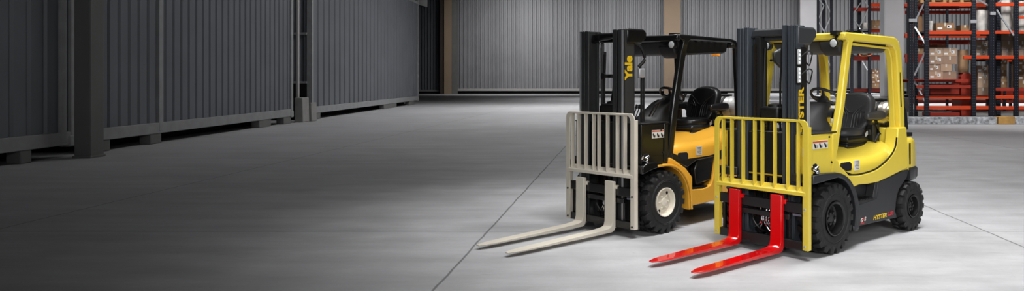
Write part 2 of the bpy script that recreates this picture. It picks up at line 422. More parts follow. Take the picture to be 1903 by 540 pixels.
# ------------------------------------------------------------------ pallet racks
def upright(mb, x, y, z0, z1, w=.11, d=.09):
    mb.mi = 0; mb.box(x - w / 2, x + w / 2, y - d / 2, y + d / 2, z0, z1)
    mb.mi = 1; z = z0 + .1
    while z < z1 - .05:
        for sx in (-.22, .22): mb.box(x + sx * w - .006, x + sx * w + .006, y - d / 2 - .002, y - d / 2 + .001, z, z + .025)
        z += .1
    mb.mi = 0
def brace(root, p, q, r=.03):
    d = Vector(q) - Vector(p); L = d.length; t = d.normalized(); s_ = t.cross(Vector((0, 1, 0))).normalized(); n = s_.cross(t)
    Mx = Matrix(((t.x, s_.x, n.x, p[0]), (t.y, s_.y, n.y, p[1]), (t.z, s_.z, n.z, p[2]), (0, 0, 0, 1)))
    mb = MB(); mb.box(0, L, -r, r, -.02, .02, Mx)
    return mb.build('brace', M['galv'], root)
def rack(label, Y, z0, z1, posts, beams, braces, ties=(), w=.11, dep=1.1, cat='rack', decks=()):
    """posts: (px, yoffset); beams: (px0, px1, ytop_px, height m, yoff, material)"""
    X0 = wx(posts[0][0], Y); root = empty('pallet_rack', (X0, Y, z0)); tag(root, label, cat)
    for e in posts:
        px, yo = e[0], e[1]; ww = e[2] if len(e) > 2 else w
        mb = MB(); x = wx(px, Y + yo) - X0
        upright(mb, x, yo, 0, z1 - z0, ww)
        o = mb.build('upright', [M['navy'], M['hole']], root)
        MB().box(x - ww, x + ww, yo - .1, yo + .1, 0, .025).build('foot_plate', M['navy'], o)
    for px0, px1, yt, h, yo, m in beams:
        ztop = 1.634 + (149 - yt) / 1380.8 * (Y + yo) - z0
        bx('beam', m, (wx(px0, Y + yo) - X0, wx(px1, Y + yo) - X0, yo - .03, yo + .03, ztop - h, ztop), root, bevel=.008)
    for px0, px1, yt in decks:
        z = 1.634 + (149 - yt) / 1380.8 * Y - z0
        mb = MB(); xa_, xb_ = wx(px0, Y) - X0, wx(px1, Y) - X0
        mb.box(xa_, xb_, -.02, dep, z - .02, z); mb.box(xa_, xb_, dep - .06, dep, z - .12, z)
        mb.build('shelf_deck', M['redpaint'] if yt in (147, 5, 62) else M['plastic_b'], root)
    for (pa, ya, pb, yb, y0, y1) in braces:
        A = at(pa, ya, Y + y0); B = at(pb, yb, Y + y1)
        brace(root, (A.x - X0, y0, A.z - z0), (B.x - X0, y1, B.z - z0))
    for pa, pb, y_ in ties:
        A = at(pa, y_, Y - .07); B = at(pb, y_ - 1, Y - .07)
        bx('tie_plate', M['galv'], (A.x - X0, B.x - X0, -.1, -.05, A.z - z0 - .06, A.z - z0 + .06), root, bevel=.004)
    return root
OR, RD = M['orange'], M['redpaint']
YA = 28.2
rackA = rack('orange beamed pallet rack with navy uprights behind the speckled curb', YA, .24, 6.2,
     [(1693, 0, .15), (1702, .25, .13), (1722, 0, .17), (1809, 0, .17), (1843, 0, .22), (1855, .3, .18), (1888, 0, .17), (1935, 0, .15)],
     [(1722, 1809, 5, .13, .0, OR), (1722, 1809, 57, .14, 0, OR), (1703, 1843, 176.5, .15, .05, OR), (1703, 1843, 196.5, .14, .05, OR), (1703, 1809, 158, .12, .05, RD),
      (1809, 1843, 57, .14, 0, OR), (1843, 1935, 57, .12, 0, OR), (1790, 1843, 103, .13, .0, OR), (1850, 1935, 103, .13, 0, OR), (1850, 1935, 163, .12, 0, RD), (1850, 1935, 177, .13, 0, OR), (1850, 1935, 197, .13, 0, OR),
      (1888, 1935, 30, .1, 0, OR), (1697, 1809, 147, .12, .22, RD), (1850, 1935, 5, .13, 0, OR)],
     [(1722, -4, 1700, 40, 0, .2), (1700, 50, 1720, 82, .2, 0), (1720, 95, 1699, 140, 0, .2), (1852, 18, 1884, 66, -.05, -.05), (1812, -4, 1840, 12, .0, .2), (1868, -6, 1850, 10, 0, .2),
      (1699, 150, 1720, 190, .2, 0)],
     ties=((1689, 1704, 38), (1803, 1815, 40), (1840, 1850, 25)), dep=1.25,
     decks=((1722, 1809, 5), (1722, 1809, 57), (1703, 1843, 176.5), (1697, 1780, 147), (1809, 1843, 57), (1809, 1843, 103), (1850, 1935, 57), (1850, 1935, 103), (1850, 1935, 163)))
YBk = 34.
rackB = rack('second orange pallet rack row seen behind the front rack', YBk, .24, 7.2,
     [(1688, 0, .12), (1760, 0, .1), (1835, 0, .12), (1866, 0, .12), (1878, .2, .12), (1925, 0, .12)],
     [(1682, 1925, 6, .16, 0, OR), (1682, 1925, 20, .16, .6, RD), (1682, 1925, 62, .2, 0, OR), (1700, 1925, 74, .22, .5, RD), (1682, 1760, 100, .4, 0, RD),
      (1835, 1925, 108, .16, 0, OR), (1690, 1925, 166, .3, 0, RD), (1690, 1925, 186, .14, 0, RD), (1760, 1925, 200, .12, 0, RD)], [], dep=1.4, decks=((1682, 1925, 62), (1682, 1762, 100), (1835, 1925, 108), (1690, 1925, 186), (1690, 1925, 5)))
YL = 44.
rackL = rack('orange pallet rack between the thin frame and the big pillar', YL, .78, 8.5,
     [(1583, 0, .17), (1597, .5, .2), (1616, 0, .17), (1650, 1, .15)],
     [(1616, 1650, 6, .2, 0, OR), (1583, 1650, 14, .22, .3, RD), (1583, 1650, 103, .3, .2, RD), (1583, 1650, 164, .2, .2, RD), (1616, 1650, 54, .18, .2, OR)],
     [(1603, -3, 1615, 14, 0, 0), (1615, 14, 1597, 50, 0, .3), (1597, 50, 1582, 30, .3, 0), (1582, 30, 1600, 5, 0, .3), (1597, 52, 1611, 70, .3, 0), (1582, 100, 1598, 106, 0, .3), (1598, 106, 1612, 130, .3, 0)], dep=1.3, decks=((1583, 1650, 54), (1583, 1650, 102), (1583, 1650, 164)))
rackU = rack('thin navy rack frame with crossed braces, nearest the grey wall pillar', YL, .78, 8.5,
     [(1520, 0, .12), (1531, .4, .2), (1545, 0, .17)], [],
     [(1520, -4, 1531, 10, 0, 0), (1531, 10, 1520, 38, 0, 0), (1520, 38, 1531, 58, 0, 0), (1532, -4, 1545, 28, 0, 0), (1545, 28, 1532, 58, 0, 0), (1531, 58, 1545, 96, 0, 0), (1545, 126, 1532, 152, 0, 0), (1532, 100, 1545, 126, 0, 0)])

# goods ---------------------------------------------------------------
def carton_mesh(w, d, h, m, patch):
    mb = MB(); mb.mi = 0; mb.box(-w / 2, w / 2, -d / 2, d / 2, 0, h)
    mb.mi = 1; mb.box(-.03, .03, -d / 2 - .002, d / 2, h - .001, h + .002); mb.box(-.03, .03, -d / 2 - .003, -d / 2, h * .55, h)
    if patch:
        mb.mi = 2; mb.box(w * .10, w * .34, -d / 2 - .003, -d / 2 - .0005, h * .35, h * .72); mb.box(-w * .42, -w * .16, -d / 2 - .003, -d / 2 - .0005, h * .2, h * .42)
        mb.mi = 3; mb.box(w * .13, w * .22, -d / 2 - .0045, -d / 2 - .0025, h * .45, h * .62)
    o = mb.build('carton', [m, M['tape'], M['label'], M['txt_k']]); me = o.data; bpy.data.objects.remove(o); return me
SIZES = [(.52, .5, .30), (.42, .5, .27), (.70, .5, .30), (.33, .4, .22), (.62, .5, .34)]
CM = [[carton_mesh(*s_, m, pt) for pt in (0, 1) for m in (M['carton'], M['carton2'])] for s_ in SIZES]
def ref(Y): return YA if Y < 31.5 else (YBk if Y < 38 else YL)
def base_z(py, Y): return at(0, py, ref(Y)).z + .003
def carton(px, pyb, Y, si, label, group, patch=0, pale=0, jit=0):
    o = bpy.data.objects.new('carton', CM[si][patch * 2 + pale]); COL.objects.link(o)
    p_ = at(px, pyb, Y); o.location = (p_.x, Y + .27, base_z(pyb, Y)); o.rotation_euler = (0, 0, jit)
    return tag(o, label, 'box', group)
def stack(px0, px1, pyb, pyt, Y, si, label, group, film=True, flab='clear film wrapped round the wide brown carton stack'):
    w, d, h = SIZES[si]
    A = at(px0, pyb, Y); B = at(px1, pyt, Y); z = base_z(pyb, Y)
    zs = z; row = 0; rs = random.Random(int(px0 + pyb)); xend = 0
    while zs < B.z - h * .6:
        sj = (si, (si + 1) % 2 if si < 3 else si, 4 if B.x - A.x > 1.2 else si)[row % 3]; row += 1
        w, d, h = SIZES[sj]
        x = A.x + w / 2
        while x < B.x - w * .3:
            xend = max(xend, x + w / 2)
            o = bpy.data.objects.new('carton', CM[sj][(2 if rs.random() < .35 else 0) + (rs.random() < .4)]); COL.objects.link(o)
            o.location = (x, Y + .27 + random.uniform(0, .05), zs); o.rotation_euler = (0, 0, random.uniform(-.03, .03))
            tag(o, label, 'box', group); x += w + .012
        zs += h + .006
    if film:
        mb = MB(); g = .035
        x0_, x1_ = A.x - g, xend + g; n = 14
        rings = []
        for k in range(7):
            zz = z - .01 + (zs - z + .03) * k / 6; ring = []
            for (ax, ay, bx_, by) in ((x0_, Y - .03, x1_, Y - .03), (x1_, Y - .03, x1_, Y + .62), (x1_, Y + .62, x0_, Y + .62), (x0_, Y + .62, x0_, Y - .03)):
                for i in range(n):
                    f = i / n; j = random.uniform(-.012, .012)
                    ring.append((ax + (bx_ - ax) * f + j, ay + (by - ay) * f + j, zz + random.uniform(-.01, .01) * (0 < k < 6)))
            rings.append(ring)
        mb.loft(rings, cap=False)
        tag(mb.build('plastic_wrap', M['wrap'], smooth=60), flab, 'plastic wrap')
def pallet(x, Y, z, label, group):
    mb = MB()
    for k in range(5): mb.box(x - .5, x + .5, Y + k * .19, Y + k * .19 + .13, z + .1, z + .125)
    for k in range(3): mb.box(x - .5 + k * .43, x - .5 + k * .43 + .13, Y, Y + .88, z + .02, z + .1); mb.box(x - .5, x + .5, Y + k * .38, Y + k * .38 + .1, z, z + .02)
    tag(mb.build('pallet', M['pallet']), label, 'pallet', group)
def zt(yt, Y): return 1.634 + (149 - yt) / 1380.8 * Y
# front rack: big wrapped carton stack
stack(1728, 1774, 147, 82, YA + .45, 0, 'brown carton in the wide wrapped stack in the front rack', 'cartons in the wide wrapped stack')
stack(1706, 1717, 147, 84, YA + .45, 1, 'brown carton in the narrow column between the two first uprights', 'cartons between the first uprights', film=False)
carton(1757, 57, YA + .05, 2, 'single brown carton on the upper orange beam left of centre', None, 1)
carton(1795, 57, YA + .05, 3, 'small brown carton on the upper orange beam beside the third upright', None, 0)
for k, px in enumerate((1735, 1788)):
    pallet(wx(px, YA), YA, zt(5, YA) + .005, 'wooden pallet on the topmost beam of the front rack', 'pallets on the topmost beam')
for k, px in enumerate((1731, 1752, 1776, 1797)):
    p_ = at(px, 5, YA); o = bpy.data.objects.new('carton', CM[0][k % 4]); COL.objects.link(o); o.location = (p_.x, YA + .45, p_.z + .135)
    tag(o, 'carton standing on the topmost pallets of the front rack', 'box', 'cartons on the topmost pallets')
# wrapped goods (lumpy, film covered)
def bale(px0, px1, pyb, pyt, Y, label, m='sack', d=.9, n=3):
    A = at(px0, pyb, Y); B = at(px1, pyt, Y); A.z = base_z(pyb, Y); mb = MB(); rings = []
    H_ = B.z - A.z; K = 9; rnd = random.Random(int(px0 * 7 + pyb))
    for k in range(K + 1):
        f = k / K; ring = []; ins = .0 if 0 < k < K else .06
        for i in range(24):
            t = 2 * pi * i / 24; ex = 4.
            c_, s__ = cos(t), sin(t); rr = (abs(c_) ** ex + abs(s__) ** ex) ** (-1 / ex)
            j = 1 + rnd.uniform(-.05, .05) - ins * .8
            ring.append(((A.x + B.x) / 2 + (B.x - A.x) / 2 * rr * c_ * j, Y + d / 2 + d / 2 * rr * s__ * j, A.z + H_ * f + rnd.uniform(-.02, .02) * (0 < k < K)))
        rings.append(ring)
    mb.loft(rings)
    return tag(mb.build('wrapped_load', M[m], smooth=50), label, 'wrapped load')
bale(1817, 1841, 57, 18, YA + .3, 'film wrapped pale load between the third and fourth uprights', d=.8)
bale(1815, 1838, 62, -5, YBk + .75, 'tall pale wrapped load at the back above the third upright', d=.8)
bale(1858, 1884, 57, -8, YA + .35, 'white film wrapped load above the right upper beam')
bale(1891, 1925, 57, 2, YA + .35, 'white film wrapped load at the right edge of the upper beam')
bale(1700, 1717, 62, 8, YBk + .75, 'wrapped load standing on the second row behind the first uprights', m='carton2')
stack(1818, 1842, 176.5, 118, YA + .45, 1, 'carton in the bay below the middle beam, left of the fourth upright', 'cartons left of the fourth upright', flab='clear film wrapped round the cartons left of the fourth upright')
stack(1893, 1930, 163, 112, YA + .6, 1, 'brown carton at the right edge under the middle beam', 'cartons at the right edge', film=False)
stack(1858, 1884, 163, 112, YA + .6, 3, 'small carton in the right bay under the middle beam', 'cartons in the right bay', film=False)
stack(1863, 1925, 103, 66, YA + .55, 1, 'carton in the right bay just above the middle beam', 'cartons above the middle right beam', flab='crinkled clear film over the cartons above the right middle beam')
stack(1815, 1842, 103, 68, YA + .6, 1, 'carton in the bay between third and fourth uprights', 'cartons between third and fourth uprights', flab='crinkled clear film over the cartons between third and fourth uprights')
stack(1684, 1692, 62, 44, YBk + .75, 3, 'small carton just right of the big pillar, upper level', 'cartons beside the pillar, upper level', film=False)
stack(1683, 1692, 186, 120, YBk + .75, 1, 'carton column just right of the big pillar', 'cartons beside the pillar', film=False)
stack(1765, 1802, 62, 48, YBk + .75, 2, 'carton on the second rack row behind the upper orange beam', 'cartons on the second row', film=False)
# red panelled machine lying in front rack
mc = empty('red_machine', (wx(1755, YA + .5), YA + .42, .9)); tag(mc, 'dull red steel frame stored low in the front rack', 'machine')
A = wx(1727, YA + .5) - mc.location.x; B = wx(1804, YA + .5) - mc.location.x
mc.location.z = .24
bx('panel', M['redpaint'], (A, B - .46, 0, .8, .84, 1.26), mc, bevel=.02)
mb = MB(); mb.prism([(B - .43, .0), (B, 0), (B, 1.55), (B - .10, 1.68), (B - .33, 1.68), (B - .43, 1.55)], -.05, .8, 'uz'); mb.build('end_frame', M['redpaint'], mc, bevel=.02)
bx('sill', M['redpaint'], (A, B - .46, -.02, .8, .0, .16), mc, bevel=.02)
stack(1845, 1925, 108, 78, YBk + .75, 1, 'carton far behind in the right bay of the second rack row', 'cartons on the second row, right bay', film=False)
stack(1700, 1760, 100, 80, YBk + .75, 1, 'carton on the second rack row behind the wide wrapped stack', 'cartons behind the wide wrapped stack', film=False)
stack(1845, 1925, 186, 168, YBk + .75, 3, 'small carton low in the right bay of the second rack row', 'small cartons low on the second row', film=False)
bale(1784.5, 1803, 134.9, 92, YA + .45, 'film covered bundle standing on the dull red steel frame', m='carton2', d=.6)
bale(1727, 1736, 57, 39, YA + .3, 'dark film wrapped bundle beside the labelled carton on the upper beam', m='sack', d=.5)
# left rack goods
stack(1620, 1640, 54, 40, YL + .6, 1, 'carton on the upper level of the rack left of the big pillar', 'cartons left of the pillar, upper level', film=False)
stack(1621, 1640, 164, 128, YL + .4, 1, 'carton in the brown stack left of the big pillar', 'cartons left of the pillar, lower level', film=False)
bale(1605, 1614, 54, 42, YL + .2, 'white wrapped bundle beside the cartons left of the pillar', d=.6)
stack(1604, 1622, 102, 92, YL + .6, 3, 'small carton seen under the yellow guard roof', 'cartons under the guard roof line', film=False)
# ------------------------------------------------------------------ forklifts
# local axes: +x forward (towards the fork tips), +y the driver's left, z up; origin on the floor under the front axle
def wheel(root, u, v, r, w, side, rim_m, rr, nl, dish):
    """side +1: outer face towards +y"""
    W = empty('wheel', (u, v, r)); W.parent = root
    hw = w / 2; s_ = side
    mb = MB()
    prof = [(-hw * .55, rr * .97), (-hw * .8, rr * 1.02), (-hw * .93, rr * 1.12), (-hw * .99, r * .74), (-hw * .95, r * .84), (-hw * .84, r * .89), (-hw * .5, r * .92),
            (hw * .5, r * .92), (hw * .84, r * .89), (hw * .95, r * .84), (hw * .99, r * .74), (hw * .93, rr * 1.12), (hw * .8, rr * 1.02), (hw * .55, rr * .97)]
    mb.lathe(prof, 'y', n=48, cap=False)
    # tread lugs: angular S-shaped bars from the centre line over the shoulder, staggered on the two halves
    for half in (-1, 1):
        for k in range(nl):
            a0 = 2 * pi * (k + (.5 if half > 0 else 0)) / nl; da = 2 * pi / nl
            st = [(-.06, .0, .955, .24), (.18, .02, 1.0, .25), (.42, .20, 1.0, .27), (.70, .26, .998, .30), (.90, .26, .985, .31), (.995, .26, .92, .30), (1.01, .26, .80, .16)]
            rings = []
            for vy, sh, rt, wd in st:
                ring = []
                for aa, rad in ((-wd, rt * r - .04 if vy < .95 else rt * r - .045), (-wd * .86, rt * r), (wd * .86, rt * r), (wd, rt * r - .04 if vy < .95 else rt * r - .045)):
                    th = a0 + (sh + aa) * da; y = half * vy * hw * (1.0 if rad > rt * r - .01 else .97)
                    ring.append((rad * cos(th), y, rad * sin(th)))
                rings.append(ring)
            mb.loft(rings)
    tyre = mb.build('tyre', M['rubber'], W, smooth=28)
    # sidewall ribs
    mb = MB()
    for q in (.66, .70):
        mb.lathe([(s_ * hw * .975, r * q), (s_ * hw * 1.012, r * (q + .01)), (s_ * hw * .975, r * (q + .02))], 'y', n=48, cap=False)
    mb.build('sidewall_rib', M['rubber'], W)
    # rim
    mb = MB(); o = s_
    if dish:
        mb.lathe([(-s_ * hw * .8, rr), (o * hw * .86, rr), (o * hw * .98, rr * 1.03), (o * hw * 1.0, rr * .98), (o * hw * .93, rr * .93), (o * hw * .62, rr * .88), (o * hw * .55, rr * .80),
                  (o * hw * .60, rr * .62), (o * hw * .66, rr * .56), (o * hw * .66, rr * .30), (o * hw * .80, rr * .27), (o * hw * .82, rr * .0001)], 'y', n=40)
    else:
        mb.lathe([(-s_ * hw * .8, rr), (o * hw * .86, rr), (o * hw * 1.02, rr * 1.05), (o * hw * 1.03, rr * .98), (o * hw * .95, rr * .90), (o * hw * .30, rr * .86), (o * hw * .18, rr * .78),
                  (o * hw * .16, rr * .52), (o * hw * .42, rr * .48), (o * hw * .55, rr * .40), (o * hw * .60, rr * .18), (o * hw * .60, rr * .0001)], 'y', n=40)
    rim = mb.build('rim', rim_m, W, smooth=30)
    mb = MB(); nn = 6
    for k in range(nn):
        t = 2 * pi * k / nn; cr = rr * (.44 if dish else .36)
        y0 = o * hw * (.64 if dish else .50)
        nr = .010 if dish else .016; mb.lathe([(y0, nr), (y0 + o * .016, nr), (y0 + o * .02, nr * .6)], 'y', c=(cr * cos(t), 0, cr * sin(t)), n=6)
    mb.build('wheel_nuts', M['cream'] if dish else M['rim_blk'], rim)
    if dish:
        mb = MB()
        for k in (2.2, 5.3): mb.lathe([(o * hw * .585, .018), (o * hw * .60, .018)], 'y', c=(rr * .73 * cos(k), 0, rr * .73 * sin(k)), n=12)
        mb.build('rim_slot', M['gap'], rim)
    return W

def make_forklift(name, label, loc, yaw, K):
    T = empty(name, (loc[0], loc[1], 0), -pi / 2 - yaw); tag(T, label, 'forklift')
    H = K == 'H'
    yel = M['h_yel'] if H else M['y_yel']; blk = M['h_blk'] if H else M['y_blk']; guard = yel if H else M['y_blk']
    pl = M['plastic'] if H else M['plastic_b']; vin = M['vinyl'] if H else M['vinyl_b']
    fork_m = M['red'] if H else M['cream']; br = M['h_yel'] if H else M['cream']
    uf = .444; mc_ = 0. if H else -.05; sc = 0. if H else -.015
    # ---- wheels
    rimm = M['rim_blk'] if H else M['cream']
    for s_ in (1, -1):
        wheel(T, 0, s_ * (.56 - .11), .335, .22, s_, rimm, .155 if H else .152, 19, not H)
        wheel(T, -1.60, s_ * (.535 - .085), .268, .17, s_, rimm, .118 if H else .13, 17, not H)
    # ---- chassis under the covers
    mb = MB(); mb.prism([(.22, .2), (.22, .62), (-.05, .72), (-1.45, .62), (-1.75, .62), (-1.75, .36), (-1.3, .2)], -.33, .33); mb.build('chassis', M['gap'], T, bevel=.02)
    mb = MB(); mb.tube([(0, -.40, .335), (0, .40, .335)], .085, 16); mb.box(-.09, .09, -.34, .34, .25, .42); mb.build('drive_axle', M['rim_blk'], T)
    mb = MB(); mb.box(-1.66, -1.54, -.42, .42, .20, .33); mb.build('steer_axle', M['rim_blk'], T, bevel=.02)
    # ---- front fenders
    for s_ in (1, -1):
        F = empty('fender', (0, 0, 0)); F.parent = T
        a_, b_ = sorted((s_ * .32, s_ * (.565 if H else .56)))
        if H:
            # build arch in front->rear order (rear = negative x)
            out = [(.375, .69), (.372, .77), (.18, .775)] + [(-(.425 * sin(R(a))) - .0, .335 + .43 * cos(R(a))) for a in range(5, 96, 8)] + [(-.425, .19), (-.34, .17)] + \
                  [(-(.365 * sin(R(a))), .335 + .385 * cos(R(a))) for a in range(95, 0, -8)] + [(.2, .70)]
            mb = MB(); mb.prism(out, a_, b_); mb.build('wheel_arch', blk, F, bevel=.012)
            bx('mud_flap', M['rubber_g'], (-.43, -.335, *sorted((s_ * .42, s_ * .56)), .16, .22), F, bevel=.02)
        else:
            band = [(.14, .715), (.14, .745)] + [(-(.455 * sin(R(a))), .30 + .445 * cos(R(a))) for a in range(0, 100, 8)] + [(-.462, .20), (-.435, .20)] + \
                   [(-(.43 * sin(R(a))), .30 + .418 * cos(R(a))) for a in range(92, -5, -8)]
            c0, c1 = sorted((s_ * .535, s_ * .565)); mb = MB(); mb.prism(band, c0, c1); mb.build('arch_rim', yel, F, bevel=.008)
            c0, c1 = sorted((s_ * .34, s_ * .536)); mb = MB(); mb.prism([(p_[0] * .985, p_[1] - .004) for p_ in band], c0, c1); mb.build('wheel_arch', yel, F, bevel=.008)
            mb = MB(); mb.prism([(.372, .66), (.37, .74), (.30, .775), (.18, .775), (.05, .755), (.05, .72), (.2, .70)], a_, b_ - .0 * s_); mb.build('front_guard', blk, F, bevel=.012)
    # ---- front cowl
    zt_ = 1.14 if H else 1.18
    mb = MB(); mb.prism([(.33, .72), (.33, zt_), (-.10, zt_ - .01), (-.10, .72)], -.5, .5); C = mb.build('front_cowl', yel if H else blk, T, bevel=.012)
    mb = MB(); mb.box(-.12, .34, -.503, .503, zt_ - .008, zt_ + .008); mb.build('cowl_top_trim', M['rubber_g'], C, bevel=.008)
    for a_, b_, e_ in ((-.09, -.03, .512), (.30, .34, .508)): MB().box(a_, b_, .497, e_, .76, zt_ - .012).build('cowl_flange', yel if H else blk, C, bevel=.005)
    mb = MB()
    for (a, b) in ((.02, 1.10), (-.02, .86), (.29, .80)): mb.lathe([(.500, .011), (.508, .009)], 'y', c=(a, 0, b), n=10)
    mb.build('cowl_bolt', M['gap'], C)
    mb = MB(); mb.prism([(.34, .765), (.34, .85), (.24, .87), (.20, .84), (.20, .765)], .47, .504); mb.build('cowl_recess', M['gap'], C, bevel=.006)
    mb = MB(); mb.lathe([(.50, .028), (.55, .028), (.56, .018)], 'y', c=(.285, 0, .80), n=14); mb.tube([(.285, .54, .80), (.36, .54, .83)], .016); mb.tube([(.30, .53, .82), (.25, .53, .84)], .012)
    mb.build('tilt_cylinder_pin', M['chrome'], C)
    MB().box(.331, .342, -.46, .46 if not H else .20, .74, zt_ - .01).build('cowl_front_cover', M['gap'], C)
    # warning sticker with pictograms
    sx0, sx1, sz0, sz1 = (.045, .30, 1.00, 1.075) if H else (-.03, .165, 1.02, 1.105)
    st = MB().box(sx0, sx1, .5005, .5035, sz0, sz1).build('warning_sticker', M['txt_w'], C)
    MB().box(sx0 + .004, sx1 - .004, .5035, .5045, sz1 - .018, sz1 - .004).build('sticker_band', M['sticker_o'], st)
    mb = MB(); ww = (sx1 - sx0) / 3
    for k in range(3):
        cx = sx0 + ww * (k + .5)
        mb.lathe([(.5035, .009), (.5050, .009)], 'y', c=(cx + .01, 0, sz0 + .043), n=10)
        mb.prism([(cx - .022, sz0 + .008), (cx + .004, sz0 + .008), (cx + .018, sz0 + .034), (cx - .008, sz0 + .04)], .5035, .505)
        mb.prism([(cx - .03, sz0 + .01), (cx - .022, sz0 + .03), (cx - .028, sz0 + .04), (cx - .034, sz0 + .01)], .5035, .505)
    mb.build('pictogram', M['txt_k'], st)
    # ---- hood (engine cover) : loft of rounded sections
    if H: sec = [(-.10, .80, .90, .44), (-.20, .78, .93, .485), (-.45, .70, .935, .492), (-.75, .705, .94, .492), (-.95, .74, .95, .49), (-1.12, .79, .985, .485), (-1.24, .85, 1.03, .46), (-1.30, .90, 1.05, .41)]
    else: sec = [(-.12, .84, .98, .44), (-.20, .84, 1.01, .485), (-.42, .755, 1.015, .495), (-.75, .755, 1.02, .495), (-.98, .78, 1.04, .495), (-1.2, .855, 1.10, .49), (-1.36, .93, 1.11, .46), (-1.43, .98, 1.11, .41)]
    mb = MB(); rings = []
    for (u, zl, zh, hw) in sec:
        ring = [(u, -hw, zl)]; rc = .10
        for i in range(6):
            a = R(90 * i / 5); ring.append((u, -hw + rc * (1 - cos(a)) * 1.3, zh - .07 - rc + rc * sin(a) + .0))
        ring.append((u, -.22, zh)); ring.append((u, .22, zh))
        for i in range(5, -1, -1):
            a = R(90 * i / 5); ring.append((u, hw - rc * (1 - cos(a)) * 1.3, zh - .07 - rc + rc * sin(a)))
        ring.append((u, hw, zl)); rings.append(ring)
    mb.loft(rings); hood = mb.build('engine_hood', yel, T, smooth=50)
    # recess handle + label on hood
    hx = -.30 if H else -.36
    mb = MB(); mb.prism([(hx + .085, .80), (hx + .07, .835), (hx - .07, .835), (hx - .10, .815), (hx - .10, .765), (hx - .085, .75), (hx + .0, .75)], .47, .4955 if H else .4985); mb.build('hood_latch_recess', M['gap'], hood, bevel=.006)
    lx, lz = (-.49, .795) if H else (-.655, .835)
    st = MB().box(lx - .05, lx + .05, .490, .4965 if H else .4985, lz - .05, lz + .05).build('data_label', M['txt_w'], hood)
    mb = MB(); yy = .4965 if H else .4985
    for k in range(6): mb.box(lx - .04, lx + .04 - .012 * (k % 3), yy, yy + .001, lz + .034 - k * .014, lz + .038 - k * .014)
    mb.build('label_print', M['txt_k'], st)
    # ---- side frames with swept upper edge
    if H:
        up = [(-.02, .78), (-.06, .885), (-.13, .875), (-.172, .813), (-.335, .707), (-.50, .695), (-.663, .700), (-.80, .712), (-.902, .732), (-1.05, .779), (-1.20, .855), (-1.275, .93), (-1.30, 1.02), (-1.315, 1.13),
              (-1.50, 1.13), (-1.52, 1.0), (-1.53, .68)]
        lo = [(-1.41, .668), (-1.15, .625), (-.90, .592), (-.70, .590), (-.525, .600), (-.405, .582), (-.33, .625), (-.2, .665), (-.08, .735)]
    else:
        up = [(-.10, .74), (-.12, .80), (-.2, .77), (-.40, .66), (-.52, .55), (-.52, .41), (-.72, .40), (-.86, .42), (-.90, .48), (-.97, .745), (-1.1, .79), (-1.25, .86), (-1.36, .93), (-1.42, 1.02), (-1.50, 1.05), (-1.60, 1.0), (-1.60, .56)]
        lo = [(-1.48, .50), (-1.34, .40), (-1.28, .25), (-.92, .235), (-.53, .225), (-.46, .30), (-.45, .45), (-.38, .60), (-.25, .70)]
    for s_ in (1, -1):
        a_, b_ = sorted((s_ * .36, s_ * (.505 if H else .508)))
        mb = MB(); mb.prism(up + lo, a_, b_); mb.build('side_frame', yel, T, bevel=.012)
    # dark rubber strip standing in for the seam shadow between hood and side frame
    for s_ in (1, -1):
        pts = [(p_[0], s_ * .494, p_[1] + .006) for p_ in (up[4:13] if H else up[9:14])]
        mb = MB(); mb.tube(pts, .009, 6); mb.build('hood_seam_shadow', M['rubber_g'], T)
    # ---- lower skirt / step
    for s_ in (1, -1):
        a_, b_ = sorted((s_ * .38, s_ * .502)); a2, b2 = sorted((s_ * .30, s_ * .40))
        if H:
            mb = MB(); mb.prism([(-.40, .19), (-.44, .40), (-.86, .43), (-.90, .60), (-1.16, .63), (-1.45, .675), (-1.56, .675), (-1.52, .58), (-1.43, .53), (-1.34, .47), (-1.285, .38), (-1.26, .25), (-1.30, .175)], a_, b_); sk = mb.build('side_skirt', blk, T, bevel=.01)
            mb = MB(); mb.prism([(-.36, .38), (-.36, .60), (-.92, .60), (-.92, .38)], a2, b2); mb.build('step_back', blk, sk, bevel=.01)
            a3, b3 = sorted((s_ * .40, s_ * .495))
            mb = MB(); mb.prism([(-.80, .42), (-.87, .42), (-.91, .60), (-.86, .60)], a3, b3); mb.build('step_side_rib', blk, sk, bevel=.008)
        else:
            sk = MB().prism([(-.42, .42), (-.40, .62), (-.22, .76), (-.10, .82), (-.12, .86), (-.5, .86), (-1.0, .86), (-1.0, .42)], a2, b2).build('step_back', blk, T, bevel=.01)
            a3, b3 = sorted((s_ * .40, s_ * .497))
            mb = MB(); mb.prism([(-.90, .48), (-.62, .45), (-.60, .63), (-.66, .76), (-.98, .77), (-.96, .72)], a3, b3 - .012 if s_ > 0 else b3); mb.build('step_panel', blk, sk, bevel=.015)
            mb = MB(); mb.prism([(-.18, .77), (-.17, .84), (-.45, .765), (-.98, .775), (-.97, .745), (-.6, .725), (-.44, .66)], a3, b3); mb.build('step_lip', blk, sk, bevel=.012)
        mb = MB()
        y0_, y1_ = sorted((s_ * .385, s_ * .50))
        zz = .437 if H else .418
        for k in range(13): mb.box(-.47 - k * .028, -.458 - k * .028, y0_, y1_, zz - .02, zz + .008)
        mb.box(-.86, -.44, y0_, y1_, zz - .03, zz - .005)
        mb.build('step_tread', M['plastic_b'] if not H else M['rim_blk'], sk)
    # floor plate
    MB().box(-.62, .30, -.46, .46, .70, .735).build('floor_plate', M['plastic_b'], T, bevel=.005)
    # ---- counterweight
    mb = MB(); plan = [(-1.42, -.50), (-1.42, .50), (-1.62, .50), (-1.78, .47), (-1.88, .36), (-1.95, .18), (-1.97, 0), (-1.95, -.18), (-1.88, -.36), (-1.78, -.47), (-1.62, -.50)]
    zc0, zc1 = (.66, 1.0) if H else (.58, 1.03)
    rings = []
    for z, f in ((zc0, 1.), (zc0 + .1, 1.0), (zc1 - .06, .985), (zc1 - .02, .965), (zc1, .92)):
        rings.append([(-1.42 + (u + 1.42) * f, v * f, z) for u, v in plan])
